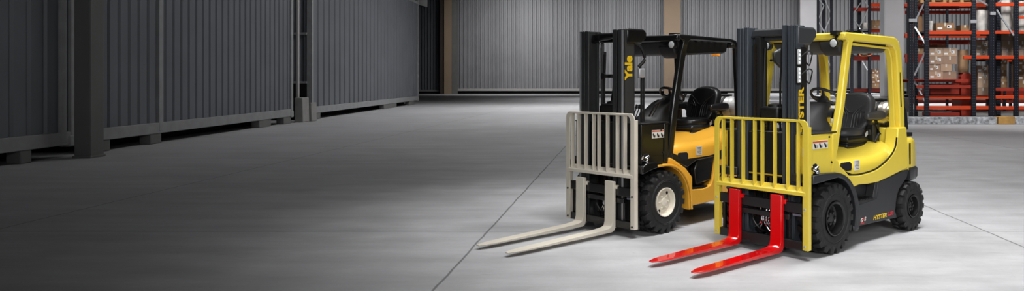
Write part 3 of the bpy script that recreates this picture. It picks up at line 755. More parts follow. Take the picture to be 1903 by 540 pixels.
    mb.loft(rings); cw = mb.build('counterweight', yel, T, smooth=40)
    mb = MB(); rings = []
    zz = ((.20, .78), (.32, .88), (.44, .96), (.545, 1.0), (.575, 1.035), (.665, 1.04), (.685, 1.0)) if H else ((.20, .78), (.32, .88), (.44, .96), (.50, 1.0), (.58, 1.0), (.582, .99))
    for z, f in zz:
        ins = 0 if z > .5 else 1
        rings.append([((-1.56 if z > .5 else -1.90) + (u + (1.56 if z > .5 else 1.90)) * (f if z > .5 else 1) if u < -1.6 else (-1.56 if z > .5 else -1.86), v * (f if z > .5 else .62 * f), z) for u, v in plan])
    mb.loft(rings); mb.build('rear_bumper', blk, cw, smooth=40)
    MB().box(-1.60, -1.57, .498, .5025, zc0 + .06, zc1 - .05).build('panel_gap', M['rubber_g'], cw)
    mb = MB(); mb.tube([(-1.80, .16, zc1 - .02), (-1.80, .16, zc1 + .06)], .03); mb.box(-1.93, -1.70, .26, .36, zc1 + .0, zc1 + .045); mb.box(-1.78, -1.73, .28, .34, zc1 + .04, zc1 + .09); mb.tube([(-1.7, .31, zc1 + .03), (-1.62, .36, zc1 + .01)], .014)
    mb.build('tank_latch', M['rubber_g'], cw, bevel=.01)
    # panel between rear pillars
    MB().box(-1.50, -1.33 if H else -1.42, -.42, .42, .9, 1.115).build('rear_cross_panel', yel if H else blk, T, bevel=.01)
    # ---- overhead guard
    G = empty('overhead_guard', (0, 0, 0)); G.parent = T
    zr = 2.105 if H else 2.145
    if H:
        Fb, Ft = (-.06, .87), (-.362, 2.03); wF = .072
        prof = [(-.055, .85), (-.21, 1.37), (-.358, 2.02), (-.29, 2.045), (-.285, zr - .01), (-.32, zr), (-1.27, zr - .01), (-1.335, zr - .03), (-1.385, zr - .08), (-1.42, 1.95), (-1.434, 1.90), (-1.495, 1.34), (-1.512, 1.0),
                (-1.415, 1.0), (-1.385, 1.34), (-1.325, 1.90), (-1.30, 1.955), (-1.26, 1.995), (-1.20, 2.01), (-.46, 2.022), (-.43, 2.0), (-.286, 1.37), (-.13, .85)]
        vo, vi = .485, .415
    else:
        prof = [(-.10, .74), (-.228, 1.46), (-.335, 1.92), (-.40, 2.07), (-.33, 2.09), (-.30, 2.12), (-.31, zr), (-1.30, zr - .015), (-1.40, zr - .03), (-1.45, zr - .09), (-1.455, 1.9), (-1.50, 1.3), (-1.52, 1.0),
                (-1.46, 1.0), (-1.44, 1.3), (-1.40, 1.9), (-1.39, 2.02), (-1.34, 2.07), (-1.28, 2.085), (-.52, 2.085), (-.475, 2.06), (-.425, 1.9), (-.32, 1.46), (-.19, .74)]
        vo, vi = .49, .43
    for s_ in (1, -1):
        a_, b_ = sorted((s_ * vi, s_ * vo)); mb = MB(); mb.prism(prof, a_, b_); sp = mb.build('guard_side', guard, G, bevel=.014)
        # inner flange, gives the pillars their stepped look
        if H:
            pr2 = [(-1.405, 1.0), (-1.375, 1.34), (-1.312, 1.90), (-1.285, 1.945), (-1.24, 1.985), (-.47, 2.008), (-.47, 1.985), (-1.22, 1.965), (-1.255, 1.93), (-1.285, 1.88), (-1.345, 1.34), (-1.36, 1.0)]
            a_, b_ = sorted((s_ * .38, s_ * .44)); mb = MB(); mb.prism(pr2, a_, b_); mb.build('guard_flange', guard, sp, bevel=.006)
            a_, b_ = sorted((s_ * .484, s_ * .4875)); MB().prism([(-1.405, 1.35), (-1.385, 1.72), (-1.40, 1.72), (-1.425, 1.35)], a_, b_).build('grip_strip', M['rubber_g'], sp)
    # roof: front bar, rear bar, bars, liner
    mb = MB(); mb.box(-.35, -.285, -vo + .01, vo - .01, zr - .075, zr - .002); mb.build('roof_front_bar', guard, G, bevel=.016)
    mb = MB(); mb.box(-1.40, -1.33, -vo + .01, vo - .01, zr - .12, zr - .045); mb.build('roof_rear_bar', guard, G, bevel=.016)
    mb = MB()
    for k in range(7): x = -.46 - k * .125; mb.box(x - .028, x + .028, -vi, vi, zr - .04, zr - .012)
    mb.build('roof_bars', guard, G, bevel=.006)
    if H: lp = [(-.33, 2.03), (-.37, 1.985), (-.46, 1.93), (-.56, 1.91), (-1.18, 1.925), (-1.24, 1.955), (-1.25, 2.045), (-.40, 2.06)]
    else: lp = [(-.36, 2.08), (-.40, 1.99), (-.46, 1.925), (-.56, 1.92), (-1.25, 1.955), (-1.32, 1.975), (-1.34, 2.10), (-.40, 2.10)]
    mb = MB(); mb.prism(lp, -.408, .408); mb.build('roof_liner', M['plastic'] if H else M['plastic_b'], G, bevel=.02)
    mb = MB(); mb.prism([(-.31, 2.03), (-.35, 1.93), (-.42, 1.88), (-.52, 1.885), (-.60, 1.94), (-.60, 2.03)], .16, .40); mb.build('lamp_pod', M['plastic'] if H else M['plastic_b'], G, bevel=.03, seg=3)
    # head lamps
    for s_ in (1, -1):
        hp = (-.225, s_ * .40, 1.995) if H else (-.30, s_ * .39, 2.03)
        Mx = Matrix.Rotation(R(-8), 4, 'Y')
        mb = MB(); mb.lathe([(-.075, .02), (-.06, .038), (-.01, .048), (.01, .050)], 'x', c=hp, n=20); mb.tube([(hp[0] - .03, hp[1], hp[2] + .05), (hp[0] - .08, hp[1], zr - .03)], .012); mb.box(hp[0] - .10, hp[0] + .01, hp[1] - .035, hp[1] + .035, zr - .03, zr + .012)
        hl = mb.build('head_lamp', M['plastic_b'], G, smooth=40)
        mb = MB(); mb.lathe([(.008, .040), (.013, .037), (.017, .024), (.018, .0001)], 'x', c=hp, n=20); mb.build('lamp_lens', M['lens'], hl, smooth=60)
    # beacon under the roof rear
    bu, bv, bz = (-1.47, .0, 1.975) if H else (-1.47, .13, 1.975)
    mb = MB(); mb.lathe([(-.045, .035), (-.035, .05), (.02, .052), (.03, .04)], 'z', c=(bu, bv, bz), n=18); bc = mb.build('warning_beacon', M['lens'], G, smooth=40)
    mb = MB(); mb.lathe([(-.032, .0525), (.005, .054)], 'z', c=(bu, bv, bz), n=18); mb.build('beacon_band', M['amberlens'], bc)
    MB().box(bu - .05, bu + .09, bv - .05, bv + .05, bz + .03, bz + .055).build('beacon_bracket', M['plastic_b'], bc, bevel=.005)
    if H:
        mb = MB(); mb.tube([(bu - .06, bv - .07, bz + .03), (bu - .06, bv - .07, bz - .05), (bu - .02, bv, bz - .07), (bu - .06, bv + .08, bz - .05), (bu - .06, bv + .08, bz + .03)], .006, 6); mb.build('beacon_guard_wire', M['orange_tag'], bc)
        # rear assist handle / cabin mirror
        mb = MB(); mb.tube([(-.42, -.36, 1.90), (-.30, -.34, 1.86), (-.16, -.30, 1.84)], .014)
        mr_ = mb.build('mirror_arm', M['plastic_b'], G)
        mb = MB(); mb.prism([(-.20, 1.72), (-.06, 1.80), (-.05, 1.90), (-.20, 1.95), (-.27, 1.86)], -.035, .01, 'vz' if False else 'uz')
        o = mb.build('mirror_head', M['mirror'], mr_, bevel=.02); o.location = (.08, -.12, .02)
    else:
        mb = MB(); mb.box(-.48, -.44, -.40, -.34, zr - .09, zr - .05); mb.box(-.72, -.66, .10, .16, zr - .20, zr - .17); mb.build('reading_lamp', M['lens'], G, bevel=.01)
    # ---- steering column and wheel
    su = 0. if H else -.07
    mb = MB()
    rings = []
    for (z, u0, u1, w_) in ((.74, -.22, -.60, .15), (1.10, -.12, -.60, .19), (1.18, -.14, -.60, .19), (1.22, -.20, -.58, .155), (1.30, -.32, -.60, .14), (1.37, -.44, -.66, .135), (1.405, -.52, -.69, .11)):
        ring = []
        for i in range(16):
            t = 2 * pi * i / 16; c_, s__ = cos(t), sin(t); rr = (abs(c_) ** 3.2 + abs(s__) ** 3.2) ** (-1 / 3.2)
            ring.append(((u0 + u1) / 2 + su + (u0 - u1) / 2 * rr * c_, w_ * rr * s__, z))
        rings.append(ring)
    mb.loft(rings); sc_ = mb.build('steering_column', pl, T, smooth=50)
    mb = MB(); mb.tube([(-.60 + su, 0, 1.36), (-.665 + su, 0, 1.43)], [.05, .035], 14); mb.box(-.70 + su, -.56 + su, -.10, -.06, 1.36, 1.385); mb.build('column_neck', pl, sc_)
    Mx = Matrix.Translation((-.70 + su, 0, 1.462)) @ Matrix.Rotation(R(-34), 4, 'Y')
    mb = MB(); n = 36; rings = []
    for i in range(n + 1):
        t = 2 * pi * i / n; ring = []
        for k in range(8):
            a = 2 * pi * k / 8; q = Vector(((.150 + .0155 * cos(a)) * cos(t), (.150 + .0155 * cos(a)) * sin(t), .0155 * sin(a))); ring.append(Mx @ q)
        rings.append(ring)
    mb.loft(rings, cap=False); bmesh.ops.remove_doubles(mb.bm, verts=mb.bm.verts, dist=1e-5)
    sw = mb.build('steering_wheel', pl, T, smooth=60)
    mb = MB()
    for t in (20, 160, 270):
        t = R(t); d = Vector((cos(t), sin(t), 0)); pts = [Mx @ (d * r_ + Vector((0, 0, -.035 * (1 - r_ / .15)))) for r_ in (.02, .08, .148)]
        mb.tube(pts, [.022, .015, .012], 8)
    mb.lathe([(-.05, .03), (-.03, .045), (-.012, .045), (-.005, .035)], 'z', n=18, M4=Mx)
    mb.build('wheel_spoke', pl, sw)
    mb = MB(); q = Mx @ Vector((-.07, .135, .0)); q2 = Mx @ Vector((-.07, .135, .06)); mb.tube([q, q2], [.010, .02], 10); mb.build('spinner_knob', pl, sw)
    # levers
    mb = MB()
    for k in range(3):
        vv = -.30 - .045 * k; mb.tube([(-.42 + su, vv, 1.16), (-.50 + su, vv, 1.30)], .007, 6); mb.tube([(-.495 + su, vv, 1.29), (-.51 + su, vv, 1.34)], .016, 8)
    mb.build('hydraulic_lever', M['plastic_b'], T)
    # ---- seat
    s0 = -.10 if not H else 0.; ST = empty('seat', (s0, 0, .0 if H else .055)); ST.parent = T
    mb = MB(); rings = []
    for (z, hw, a, b) in ((1.0, .20, -.80, -1.18), (.985, .255, -.72, -1.24), (1.02, .26, -.71, -1.24), (1.04, .235, -.75, -1.22), (1.06, .26, -.72, -1.24), (1.09, .26, -.72, -1.24), (1.11, .24, -.76, -1.22)):
        rings.append([(u, v, z - .06) for u, v in ((a, -hw), (a, hw), (b, hw), (b, -hw))])
    rings = rings[1:]; mb.loft(rings); mb.build('seat_suspension', M['rubber_g'], ST, bevel=.02)
    def pad(pts_c, name_, m_):
        mb = MB(); mb.loft(pts_c); return mb.build(name_, m_, ST, smooth=60, sub=1)
    def sring(c, hx_, hy_, hz_, n=20, ex=3.):
        return [(c[0] + hx_ * (abs(cos(t)) ** (2 / ex)) * (1 if cos(t) > 0 else -1), c[1] + hy_ * (abs(sin(t)) ** (2 / ex)) * (1 if sin(t) > 0 else -1), c[2]) for t in [2 * pi * i / n for i in range(n)]]
    pad([sring((-.98, 0, 1.03), .21, .21, 0), sring((-.98, 0, 1.035), .24, .235, 0), sring((-.98, 0, 1.08), .25, .245, 0), sring((-.985, 0, 1.115), .235, .235, 0), sring((-.99, 0, 1.125), .18, .18, 0)], 'seat_cushion', vin)
    # backrest: outline in (v,z), leaning back
    mb = MB(); rings = []
    def bo(f, du):
        P = []
        out = [(-.17, .0), (-.21, .06), (-.235, .16), (-.235, .26), (-.215, .34), (-.165, .40), (-.09, .425), (0, .43)]
        out = out + [(-a, b) for a, b in out[-2::-1]]
        for a, b in out:
            zz_ = b - .2; lean = -.16 * b / .43
            P.append((-1.20 + lean + du, a * f, 1.075 + .2 + zz_ * f))
        P += [(-1.20 + du, a * f, 1.075 + .2 - .2 * f - .01) for a in (.1, 0, -.1)]
        return P
    mb.loft([bo(.84, .055), bo(.95, .045), bo(1, .01), bo(1, -.05), bo(.93, -.08), bo(.7, -.085)]); sb = mb.build('seat_back', vin, ST, smooth=60, sub=1)
    # stitched chevron channels on backrest
    mb = MB()
    def bp(v, z): return (-1.20 - .16 * (z - 1.075) / .43 + .060, v, z)
    for k in range(4):
        d = .035 * k
        for s_ in (-1, 1):
            mb.tube([bp(s_ * (.03 + d * .9), 1.10 + .02 * k), bp(s_ * (.03 + d * .9), 1.25 + .01 * k), bp(s_ * (.09 + d * .75), 1.345 - .018 * k)], .0065, 6)
    mb.tube([bp(-.17, 1.40), bp(-.03, 1.29), bp(0, 1.28), bp(.03, 1.29), bp(.17, 1.40)], .006, 6)
    mb.build('backrest_seam', vin, sb)
    for s_ in (1, -1):
        mb = MB(); mb.prism([(-1.02, 1.215), (-1.0, 1.25), (-1.02, 1.285), (-1.32, 1.305), (-1.38, 1.29), (-1.38, 1.22), (-1.3, 1.21)], *sorted((s_ * .265, s_ * .335))); ar = mb.build('armrest', vin, ST, bevel=.02, seg=3)
        MB().box(-1.33, -1.27, *sorted((s_ * .20, s_ * .28)), 1.20, 1.27).build('armrest_bracket', M['plastic_b'], ar)
    mb = MB(); mb.prism([(-1.08, 1.03), (-1.08, 1.07), (-1.13, 1.10), (-1.15, 1.06)], .25, .262); mb.build('belt_buckle', M['lens'], ST, bevel=.004)
    mb = MB(); mb.box(-1.30, -1.16, .225, .30, .98, 1.16); mb.tube([(-1.2, .29, .97), (-1.26, .31, 1.06), (-1.22, .30, 1.16)], .022); mb.box(-1.22, -1.12, .24, .285, 1.05, 1.11); mb.build('seat_recliner', M['plastic_b'], ST, bevel=.015)
    # ---- LPG tank on its cradle
    tu, tz, tr = (-1.76, 1.245, .15) if H else (-1.80, 1.275, .155); TK = empty('gas_tank', (tu, 0, tz)); TK.parent = T
    tm = M['tank'] if H else M['tank2']
    mb = MB(); mb.lathe([(-.36, .06), (-.34, .11), (-.29, .145), (-.25, tr), (.13, tr), (.17, .145), (.21, .11), (.22, .08)], 'y', n=28); mb.build('tank_shell', tm, TK, smooth=40)
    mb = MB(); mb.lathe([(.17, .125), (.29, .135), (.30, .135), (.30, .12), (.20, .11)], 'y', n=24); mb.build('tank_collar', tm, TK, smooth=30)
    mb = MB()
    for v in (-.16, .06): mb.lathe([(v, tr + .008), (v + .035, tr + .008)], 'y', n=28)
    mb.box(-.04, .04, -.16, .12, tr - .01, tr + .022); mb.build('tank_strap', M['rubber_g'], TK)
    mb = MB(); mb.tube([(0, .20, 0), (0, .29, 0)], .03, 10); mb.tube([(0, .29, 0), (.08, .31, -.06), (.12, .28, -.16)], .012, 8); mb.build('tank_valve', M['chrome'], TK)
    mb = MB(); mb.box(-.14, .14, -.28, .24, -tr - .045, -tr + .0); mb.box(-.09, .09, -.2, .15, -tr - .12, -tr - .04); mb.build('tank_cradle', M['rubber_g'], TK, bevel=.01)
    if H:
        mb = MB(); mb.prism([(.02, -.17), (.10, .06), (.08, .13), (-.02, .13), (-.10, .02), (-.13, -.17)], .315, .335); mb.build('tank_end_guard', M['rubber_g'], TK, bevel=.01)
    # ---- mast
    MS = empty('mast', (.0, mc_, 0)); MS.parent = T
    mst = M['steel'] if H else M['y_steel']
    Z0, Z1 = .10, (2.15 if H else 2.175)
    for s_ in (1, -1):
        # outer channel (open to the inside)
        def chan(vo_, wv, u0, u1, tw, z1, name_, m_):
            v1 = vo_; v0 = vo_ - wv
            mb = MB()
            mb.box(u0, u1, *sorted((s_ * (v1 - tw), s_ * v1)), Z0, z1)
            mb.box(u1 - .024, u1, *sorted((s_ * v0, s_ * v1)), Z0, z1)
            mb.box(u0, u0 + .024, *sorted((s_ * v0, s_ * v1)), Z0, z1)
            return mb.build(name_, m_, MS, bevel=.005)
        if H:
            orail = chan(.342, .048, .185, .345, .018, Z1, 'mast_rail', M['steel'])
            chan(.290, .030, .19, .34, .014, Z1 - .0, 'mast_rail', M['steel'])
            chan(.247, .045, .195, .35, .016, Z1 + .005, 'mast_rail', M['steel'])
            MB().box(.19, .335, *sorted((s_ * .292, s_ * .300)), Z0, Z1 - .20).build('slide_strip', M['gap'], orail)
            MB().box(.21, .33, *sorted((s_ * .249, s_ * .258)), Z0, Z1 - .18).build('slide_strip', M['gap'], orail)
        else:
            orail = chan(.34, .085, .20, .375, .02, Z1, 'mast_rail', M['y_steel'])
            chan(.245, .06, .215, .385, .018, Z1 + .0, 'mast_rail', M['y_steel'])
            MB().box(.374, .379, *sorted((s_ * .31, s_ * .335)), Z0, Z1 - .01).build('edge_highlight', M['galv'], orail)  # pale strip painted in as a highlight along the rail's front edge
        if s_ > 0: left_rail = orail
    # cross members
    mb = MB()
    if H:
        mb.box(.10, .20, -.335, .335, 2.02, 2.135)
        for s_ in (1, -1): mb.prism([(.30, 1.965), (.30, 2.14), (.03, 2.14), (-.01, 2.11), (-.01, 2.05), (.10, 1.965)], *sorted((s_ * .30, s_ * .352)))
        mb.prism([(-.24, 2.045), (-.20, 2.135), (.20, 2.135), (.24, 2.045), (.12, 2.06), (-.12, 2.06)], .20, .27, 'vz')
    else:
        mb.box(.06, .20, -.335, .335, 2.05, 2.16)
        for s_ in (1, -1): mb.prism([(.33, 2.02), (.33, 2.185), (.06, 2.185), (.02, 2.15), (.02, 2.09), (.10, 2.03)], *sorted((s_ * .30, s_ * .356)))
        mb.prism([(-.25, 2.04), (-.22, 2.15), (.22, 2.15), (.25, 2.06), (.12, 2.09), (-.12, 2.07)], .20, .30, 'vz')
    mb.build('mast_top_tie', M['mirror'] if H else M['y_blk'], MS, bevel=.02, seg=3)
    mb = MB(); mb.box(.16, .22, -.33, .33, 1.02, 1.14); mb.box(.16, .22, -.33, .33, .28, .40); mb.build('mast_cross_member', M['gap'], MS, bevel=.01)
    # lift cylinders, chains, hoses
    for s_ in (1, -1):
        mb = MB(); mb.tube([(.15, s_ * .205, .12), (.15, s_ * .205, 1.35)], .032, 14); lc = mb.build('lift_cylinder', M['rubber_g'], MS)
        mb = MB(); mb.tube([(.15, s_ * .205, 1.35), (.15, s_ * .205, 2.06)], .02, 12); mb.build('cylinder_rod', M['rubber_g'] if H else M['y_steel'], lc)
    mb = MB(); mb.tube([(.22, -.02, .12), (.22, -.02, 1.24)], .045, 16); mb.lathe([(1.22, .05), (1.26, .075), (1.36, .085), (1.40, .07), (1.41, .03)], 'z', c=(.2, .02, 0), n=20); fc = mb.build('free_lift_cylinder', M['rubber_g'], MS, smooth=40)
    MB().box(.12, .30, -.10, .12, 1.25, 1.38).build('chain_sheave_head', M['rubber_g'], fc, bevel=.03, seg=3)
    for v, z1, m_ in ((-.16, 1.98, 'chain'), (-.02, 1.30, 'chain'), (.035, 1.30, 'chain')) if H else ((-.02, 1.30, 'chain'), (-.14, 1.25, 'chain')):
        mb = MB(); z = .3
        while z < z1:
            mb.box(.275, .295, v - .012, v + .012, z, z + .016); mb.box(.280, .290, v - .007, v + .007, z + .016, z + .026); z += .026
        mb.build('lift_chain', M[m_], MS)
    mb = MB()
    for k, (v, u) in enumerate(((-.125, .20), (-.10, .22), (.09, .22), (.12, .20))): mb.tube([(u, v, .35), (u, v, 1.6), (u - .02, v * 1.05, 1.95)], .011, 8)
    mb.build('hydraulic_hose', M['rubber_g'], MS)
    if H:
        MB().box(.15, .27, -.178, -.115, .15, 2.06).build('hose_guide', M['gap'], MS, bevel=.006)
        mb = MB(); mb.tube([(.12, -.24, 1.45), (.12, -.24, 2.0)], .014); mb.box(.10, .16, -.27, -.21, 1.60, 1.68); mb.build('hose_bracket', M['rubber_g'], MS)
        for z in (1.775, 1.605):
            mb = MB(); mb.prism([(.335, z), (.338, z + .15), (.325, z + .165), (.275, z + .165), (.265, z + .15), (.262, z + .0), (.275, z - .012), (.325, z - .012)], .342, .362); wl = mb.build('work_light', M['gap'], MS, bevel=.006)
            mb = MB(); mb.prism([(.332, z + .006), (.332, z + .148), (.278, z + .148), (.276, z + .006)], .360, .366)
            wf = mb.build('light_face', M['lens'], wl, bevel=.003)
            mb = MB()
            for k in range(4): mb.lathe([(.365, .013), (.369, .012)], 'y', c=(.305, 0, z + .024 + k * .036), n=12)
            mb.build('led', M['led'], wf)
            mb = MB(); mb.tube([(.27, .36, z + .08), (.22, .40, z + .13), (.15, .40, z + .12), (.12, .37, z + .06), (.15, .37, z + .0), (.20, .365, z + .03)], .007, 6); mb.build('lamp_cable', M['rubber_g'], wl)
        mb = MB(); mb.box(.155, .262, .30, .345, Z0, 1.95); mb.build('mast_side_plate', M['rim_blk'], left_rail, bevel=.006)
        mb = MB(); mb.tube([(.12, .33, .9), (.12, .33, 1.7)], .014, 8); mb.tube([(.09, .33, 1.0), (.10, .33, 2.0)], .008, 6); mb.build('hydraulic_pipe', M['galv'], MS)
        text('lettering', 'HYSTER', .112, (.245, .3462, 1.335), (0, 0, 1), (1, 0, 0), M['txt_y'], left_rail, shear=.0, bold=.004, width=1.15)
    else:
        mb = MB()
        mb.tube([(.10, .35, .75), (.12, .36, 1.3), (.12, .36, 1.70), (.14, .34, 1.80)], .012, 8); mb.tube([(.07, .35, .75), (.08, .36, 1.3), (.08, .36, 1.72)], .010, 8); mb.tube([(.14, .34, 1.78), (.08, .37, 1.86), (.12, .36, 1.98), (.2, .33, 2.04)], .018, 8)
        mb.build('hydraulic_hose', M['rubber_g'], MS)
        mb = MB(); mb.tube([(.10, .352, 1.0), (.10, .352, 1.72)], .008, 6); mb.build('hydraulic_pipe', M['chrome'], MS)
        MB().box(.07, .16, .34, .375, 1.66, 1.76).build('hose_clamp', M['galv'], MS, bevel=.01)
        text('lettering', 'Yale', .15, (.295, .3412, 1.77), (0, 0, 1), (1, 0, 0), M['txt_y'], left_rail, bold=.007, width=.95)
        mb = MB(); mb.tube([(.14, -.22, 1.3), (.13, -.24, 2.0)], .012); mb.tube([(.02, -.20, 1.1), (.12, -.02, 1.9)], .012); mb.build('brace_pipe', M['rubber_g'], MS)
        mb = MB(); mb.lathe([(-.02, .02), (.02, .022), (.03, .035), (.05, .035)], 'x', c=(.20, -.10, 1.68), n=14); mb.box(.12, .18, -.16, -.04, 1.66, 1.70); mb.build('spot_lamp', M['plastic_b'], MS)
        mb = MB(); mb.tube([(-.02, .30, 1.24), (-.03, .36, 1.34), (-.10, .44, 1.44)], .010, 6); mb.tube([(-.02, .34, 1.24), (-.06, .42, 1.39)], .006, 6); mb.tube([(-.03, .38, 1.37), (-.10, .46, 1.45)], .014, 6); mb.build('entry_grab_lever', M['rubber_g'], T)
    # tilt cylinders
    for s_ in (1, -1):
        mb = MB(); mb.tube([(.19, s_ * .28, .80), (-.05, s_ * .28, .78)], .03, 12); mb.build('tilt_cylinder', M['rim_blk'], MS)
    # ---- carriage + backrest + forks
    CR = empty('carriage', (0, 0, 0)); CR.parent = T
    zc = .0
    mb = MB(); mb.prism([(.375, .43), (.375, .505), (.395, .515), (.425, .515), (.425, .42), (.395, .42)], -.50, .50); k_ = mb.build('carriage_bar', M['rim_blk'] if H else M['y_blk'], CR, bevel=.006)
    mb = MB()
    for k in range(11): mb.box(.392, .422, -.44 + k * .088 - .006, -.44 + k * .088 + .006, .512, .5165)
    mb.build('bar_notch', M['gap'], k_)
    MB().box(.375, .42, -.32, .33, .345, .395).build('carriage_bar', M['rim_blk'] if H else M['y_blk'], CR, bevel=.006)
    MB().prism([(-.50, .085), (-.50, .165), (.50, .165), (.50, .085), (.14, .085), (.12, .062), (-.10, .062), (-.12, .085)], .375, .425, 'vz').build('carriage_bar', M['rim_blk'] if H else M['y_blk'], CR, bevel=.006)
    for v in (-.49, -.30, .285, .47):
        MB().box(.355, .385, v, v + .03, .09, .51).build('carriage_side_plate', M['rim_blk'] if H else M['y_blk'], CR, bevel=.004)
    MB().box(.376, .384, .345, .44, .385, .405).build('data_plate', M['hole'], CR)
    mb = MB()
    for k, (a, b) in enumerate(((-.06, -.03), (-.03, -.02), (.02, .0), (.05, .03), (.08, .06))):
        mb.tube([(.33, a, .40), (.36, b, .33), (.34, (a + b) / 2 - .01, .26), (.33, a * 2.4, .19)], .008, 6)
    mb.build('hose_fitting', M['chrome'], CR)
    mb = MB(); mb.tube([(.33, -.10, .42), (.36, -.13, .30), (.34, -.06, .2), (.34, .08, .19), (.35, .12, .28), (.33, .1, .42)], .010, 6); mb.build('carriage_hose', M['rubber_g'], CR)
    # load backrest
    LB = empty('load_backrest', (0, sc, 0)); LB.parent = CR
    hwb = .55 if H else .522; zb0, zb1, zm_ = .095, (1.275 if H else 1.288), (.625 if H else .66); rc = .065
    def fr(side):
        # rounded corner posts: outline in (v,z)
        p = []
        return p
    outl = [(-hwb, zb0), (-hwb, zb1 - rc)] + [(-hwb + rc - rc * cos(R(a)), zb1 - rc + rc * sin(R(a))) for a in (22, 45, 68)] + [(-hwb + rc, zb1), (hwb - rc, zb1)] + [(hwb - rc + rc * sin(R(a)), zb1 - rc + rc * cos(R(a))) for a in (22, 45, 68)] + [(hwb, zb1 - rc), (hwb, zb0)]
    t_ = .058
    inn = [(hwb - t_, zb0), (hwb - t_, zb1 - rc - .01), (hwb - t_ - .02, zb1 - .035), (hwb - t_ - .04, zb1 - .022), (-hwb + t_ + .04, zb1 - .022), (-hwb + t_ + .02, zb1 - .035), (-hwb + t_, zb1 - rc - .01), (-hwb + t_, zb0)]
    # front plate frame
    mb = MB(); mb.prism(outl + inn, uf - .014, uf, 'vz'); mb.build('backrest_frame', br, LB, bevel=.003)
    mb = MB()
    for s_ in (1, -1): mb.box(uf - .055, uf - .01, *sorted((s_ * (hwb - .014), s_ * hwb)), zb0, zb1 - rc)
    for s_ in (1, -1): mb.box(uf - .055, uf - .01, *sorted((s_ * (hwb - t_), s_ * (hwb - t_ + .012))), zb0, zm_)
    mb.box(uf - .055, uf - .005, -hwb + rc, hwb - rc, zb1 - .012, zb1)
    mb.build('frame_return', br, LB, bevel=.003)
    mb = MB(); mb.prism([(uf + .004, zm_ - .040), (uf + .004, zm_ - .008), (uf - .055, zm_ + .040), (uf - .055, zm_ + .028), (uf - .006, zm_ - .014), (uf - .006, zm_ - .040)], -hwb + .03, hwb - .03)
    mb.build('cross_angle', br, LB, bevel=.003)
    vs = (-.455, -.345, -.205, -.065, .025, .170, .315, .43) if H else (-.44, -.345, -.225, -.10, -.02, .11, .255, .365)
    for v in vs:
        MB().box(uf - .052, uf - .003, v - .0065, v + .0065, zm_, zb1 - .008).build('backrest_bar', br, LB, bevel=.002)
    for s_ in (1, -1):
        for z in ((.13, .465) if H else (.12, .43)):
            mb = MB(); mb.lathe([(uf - .002, .011), (uf + .008, .011), (uf + .011, .007)], 'x', c=(0, s_ * (hwb - .032), z), n=8)
            mb.build('mounting_bolt', M['galv'] if H else M['rim_blk'], LB)
    MB().box(uf - .045, uf - .02, hwb - .075, hwb - .062, .94 if H else .9, 1.02 if H else 1.0).build('tie_tag', M['txt_w'], LB)
    # forks
    tip = 1.615 if H else 1.82; ztip = .040 if H else .03
    for v in ((-.278, .217) if H else (-.287, .163)):
        FK = empty('fork', (0, v, 0)); FK.parent = CR
        hw = .062; ub = .43; th = .042
        zf = .048 if H else .045
        prof = [(ub, .57), (ub, zf + .05), (ub + .015, zf + .01), (ub + .05, zf - .006)]
        top = [(ub + th * .9, .57), (ub + th, zf + .10), (ub + th + .015, zf + .055), (ub + th + .05, zf + .040)]
        N = 12; st = []
        # shank
        mb = MB(); rings = []
        for (a, b) in zip(prof, top): rings.append([(a[0], -hw, a[1]), (a[0], hw, a[1]), (b[0], hw, b[1]), (b[0], -hw, b[1])])
        for i in range(1, N + 1):
            f = i / N; u = ub + .09 + (tip - ub - .09) * f
            thk = .040 * (1 - f) + .010 * f; zb_ = (zf - .008) * (1 - f) + ztip * f + .004 * f
            hw2 = hw
            g = (tip - u) / .16
            if f > .85: hw2 = hw * (1 - .62 * ((f - .85) / .15) ** 2)
            rings.append([(u, -hw2, zb_), (u, hw2, zb_), (u, hw2, zb_ + thk), (u, -hw2, zb_ + thk)])
        mb.loft(rings); fk = mb.build('fork_blade', fork_m, FK, bevel=.003, smooth=50)
        MB().box(ub - .04, ub + .005, -.03, .03, .505, .555).build('fork_hook', fork_m, FK, bevel=.004)
        MB().box(ub - .03, ub + .005, hw - .005, hw + .022, .49, .53).build('fork_pin', fork_m, FK, bevel=.004)
        MB().box(ub - .04, ub + .004, -.04, .04, .07, .12).build('fork_hook', fork_m, FK, bevel=.004)
        if H: MB().box(1.03, 1.17, -hw * .95, hw * .95, .0635, .0645).build('orange_patch', M['orange_tag'], FK)
    # brand marks on the body
    if H:
        text('lettering', 'HYSTER', .058, (-.93, .5035, .232), (-1, 0, .0), (0, 0, 1), M['txt_y'], T, shear=.25, bold=.0016, width=1.35)
        text('lettering', '2.50', .052, (-1.145, .5035, .236), (-1, 0, .0), (0, 0, 1), M['txt_r'], T, shear=.25, bold=.002, width=1.3)
        text('emblem', 'G', .052, (-.565, .5035, .238), (-1, 0, 0), (0, 0, 1), M['txt_w'], T, shear=.25, bold=.002)
        text('emblem', '\u00d7', .062, (-.598, .5037, .243), (-1, 0, 0), (0, 0, 1), M['txt_r'], T, shear=.25, bold=.003)
        text('emblem', 'S', .052, (-.632, .5035, .243), (-1, 0, 0), (0, 0, 1), M['txt_w'], T, shear=.25, bold=.002)
        mb = MB(); mb.prism([(-.54, .203), (-.545, .214), (-.62, .214), (-.615, .203)], .501, .5035); mb.build('emblem', M['txt_r'], T)
    else:
        mb = MB(); mb.prism([(-1.0, .70), (-1.02, .80), (-1.10, .82), (-1.45, .98), (-1.78, 1.0), (-1.78, .93), (-1.48, .87), (-1.2, .74)], .5045, .5105); MB_ = mb.build('side_stripe', M['y_blk'], T, bevel=.002)
        text('lettering', '1.8', .09, (-1.40, .512, .895), (-1, 0, .35), (0, 0, 1), M['txt_y'], T, bold=.003)
        text('lettering', 'Yale', .20, (-1.13, .5095, .47), (-1, 0, 0), (0, 0, 1), M['txt_k'], T, bold=.004, shear=.1)
    return T
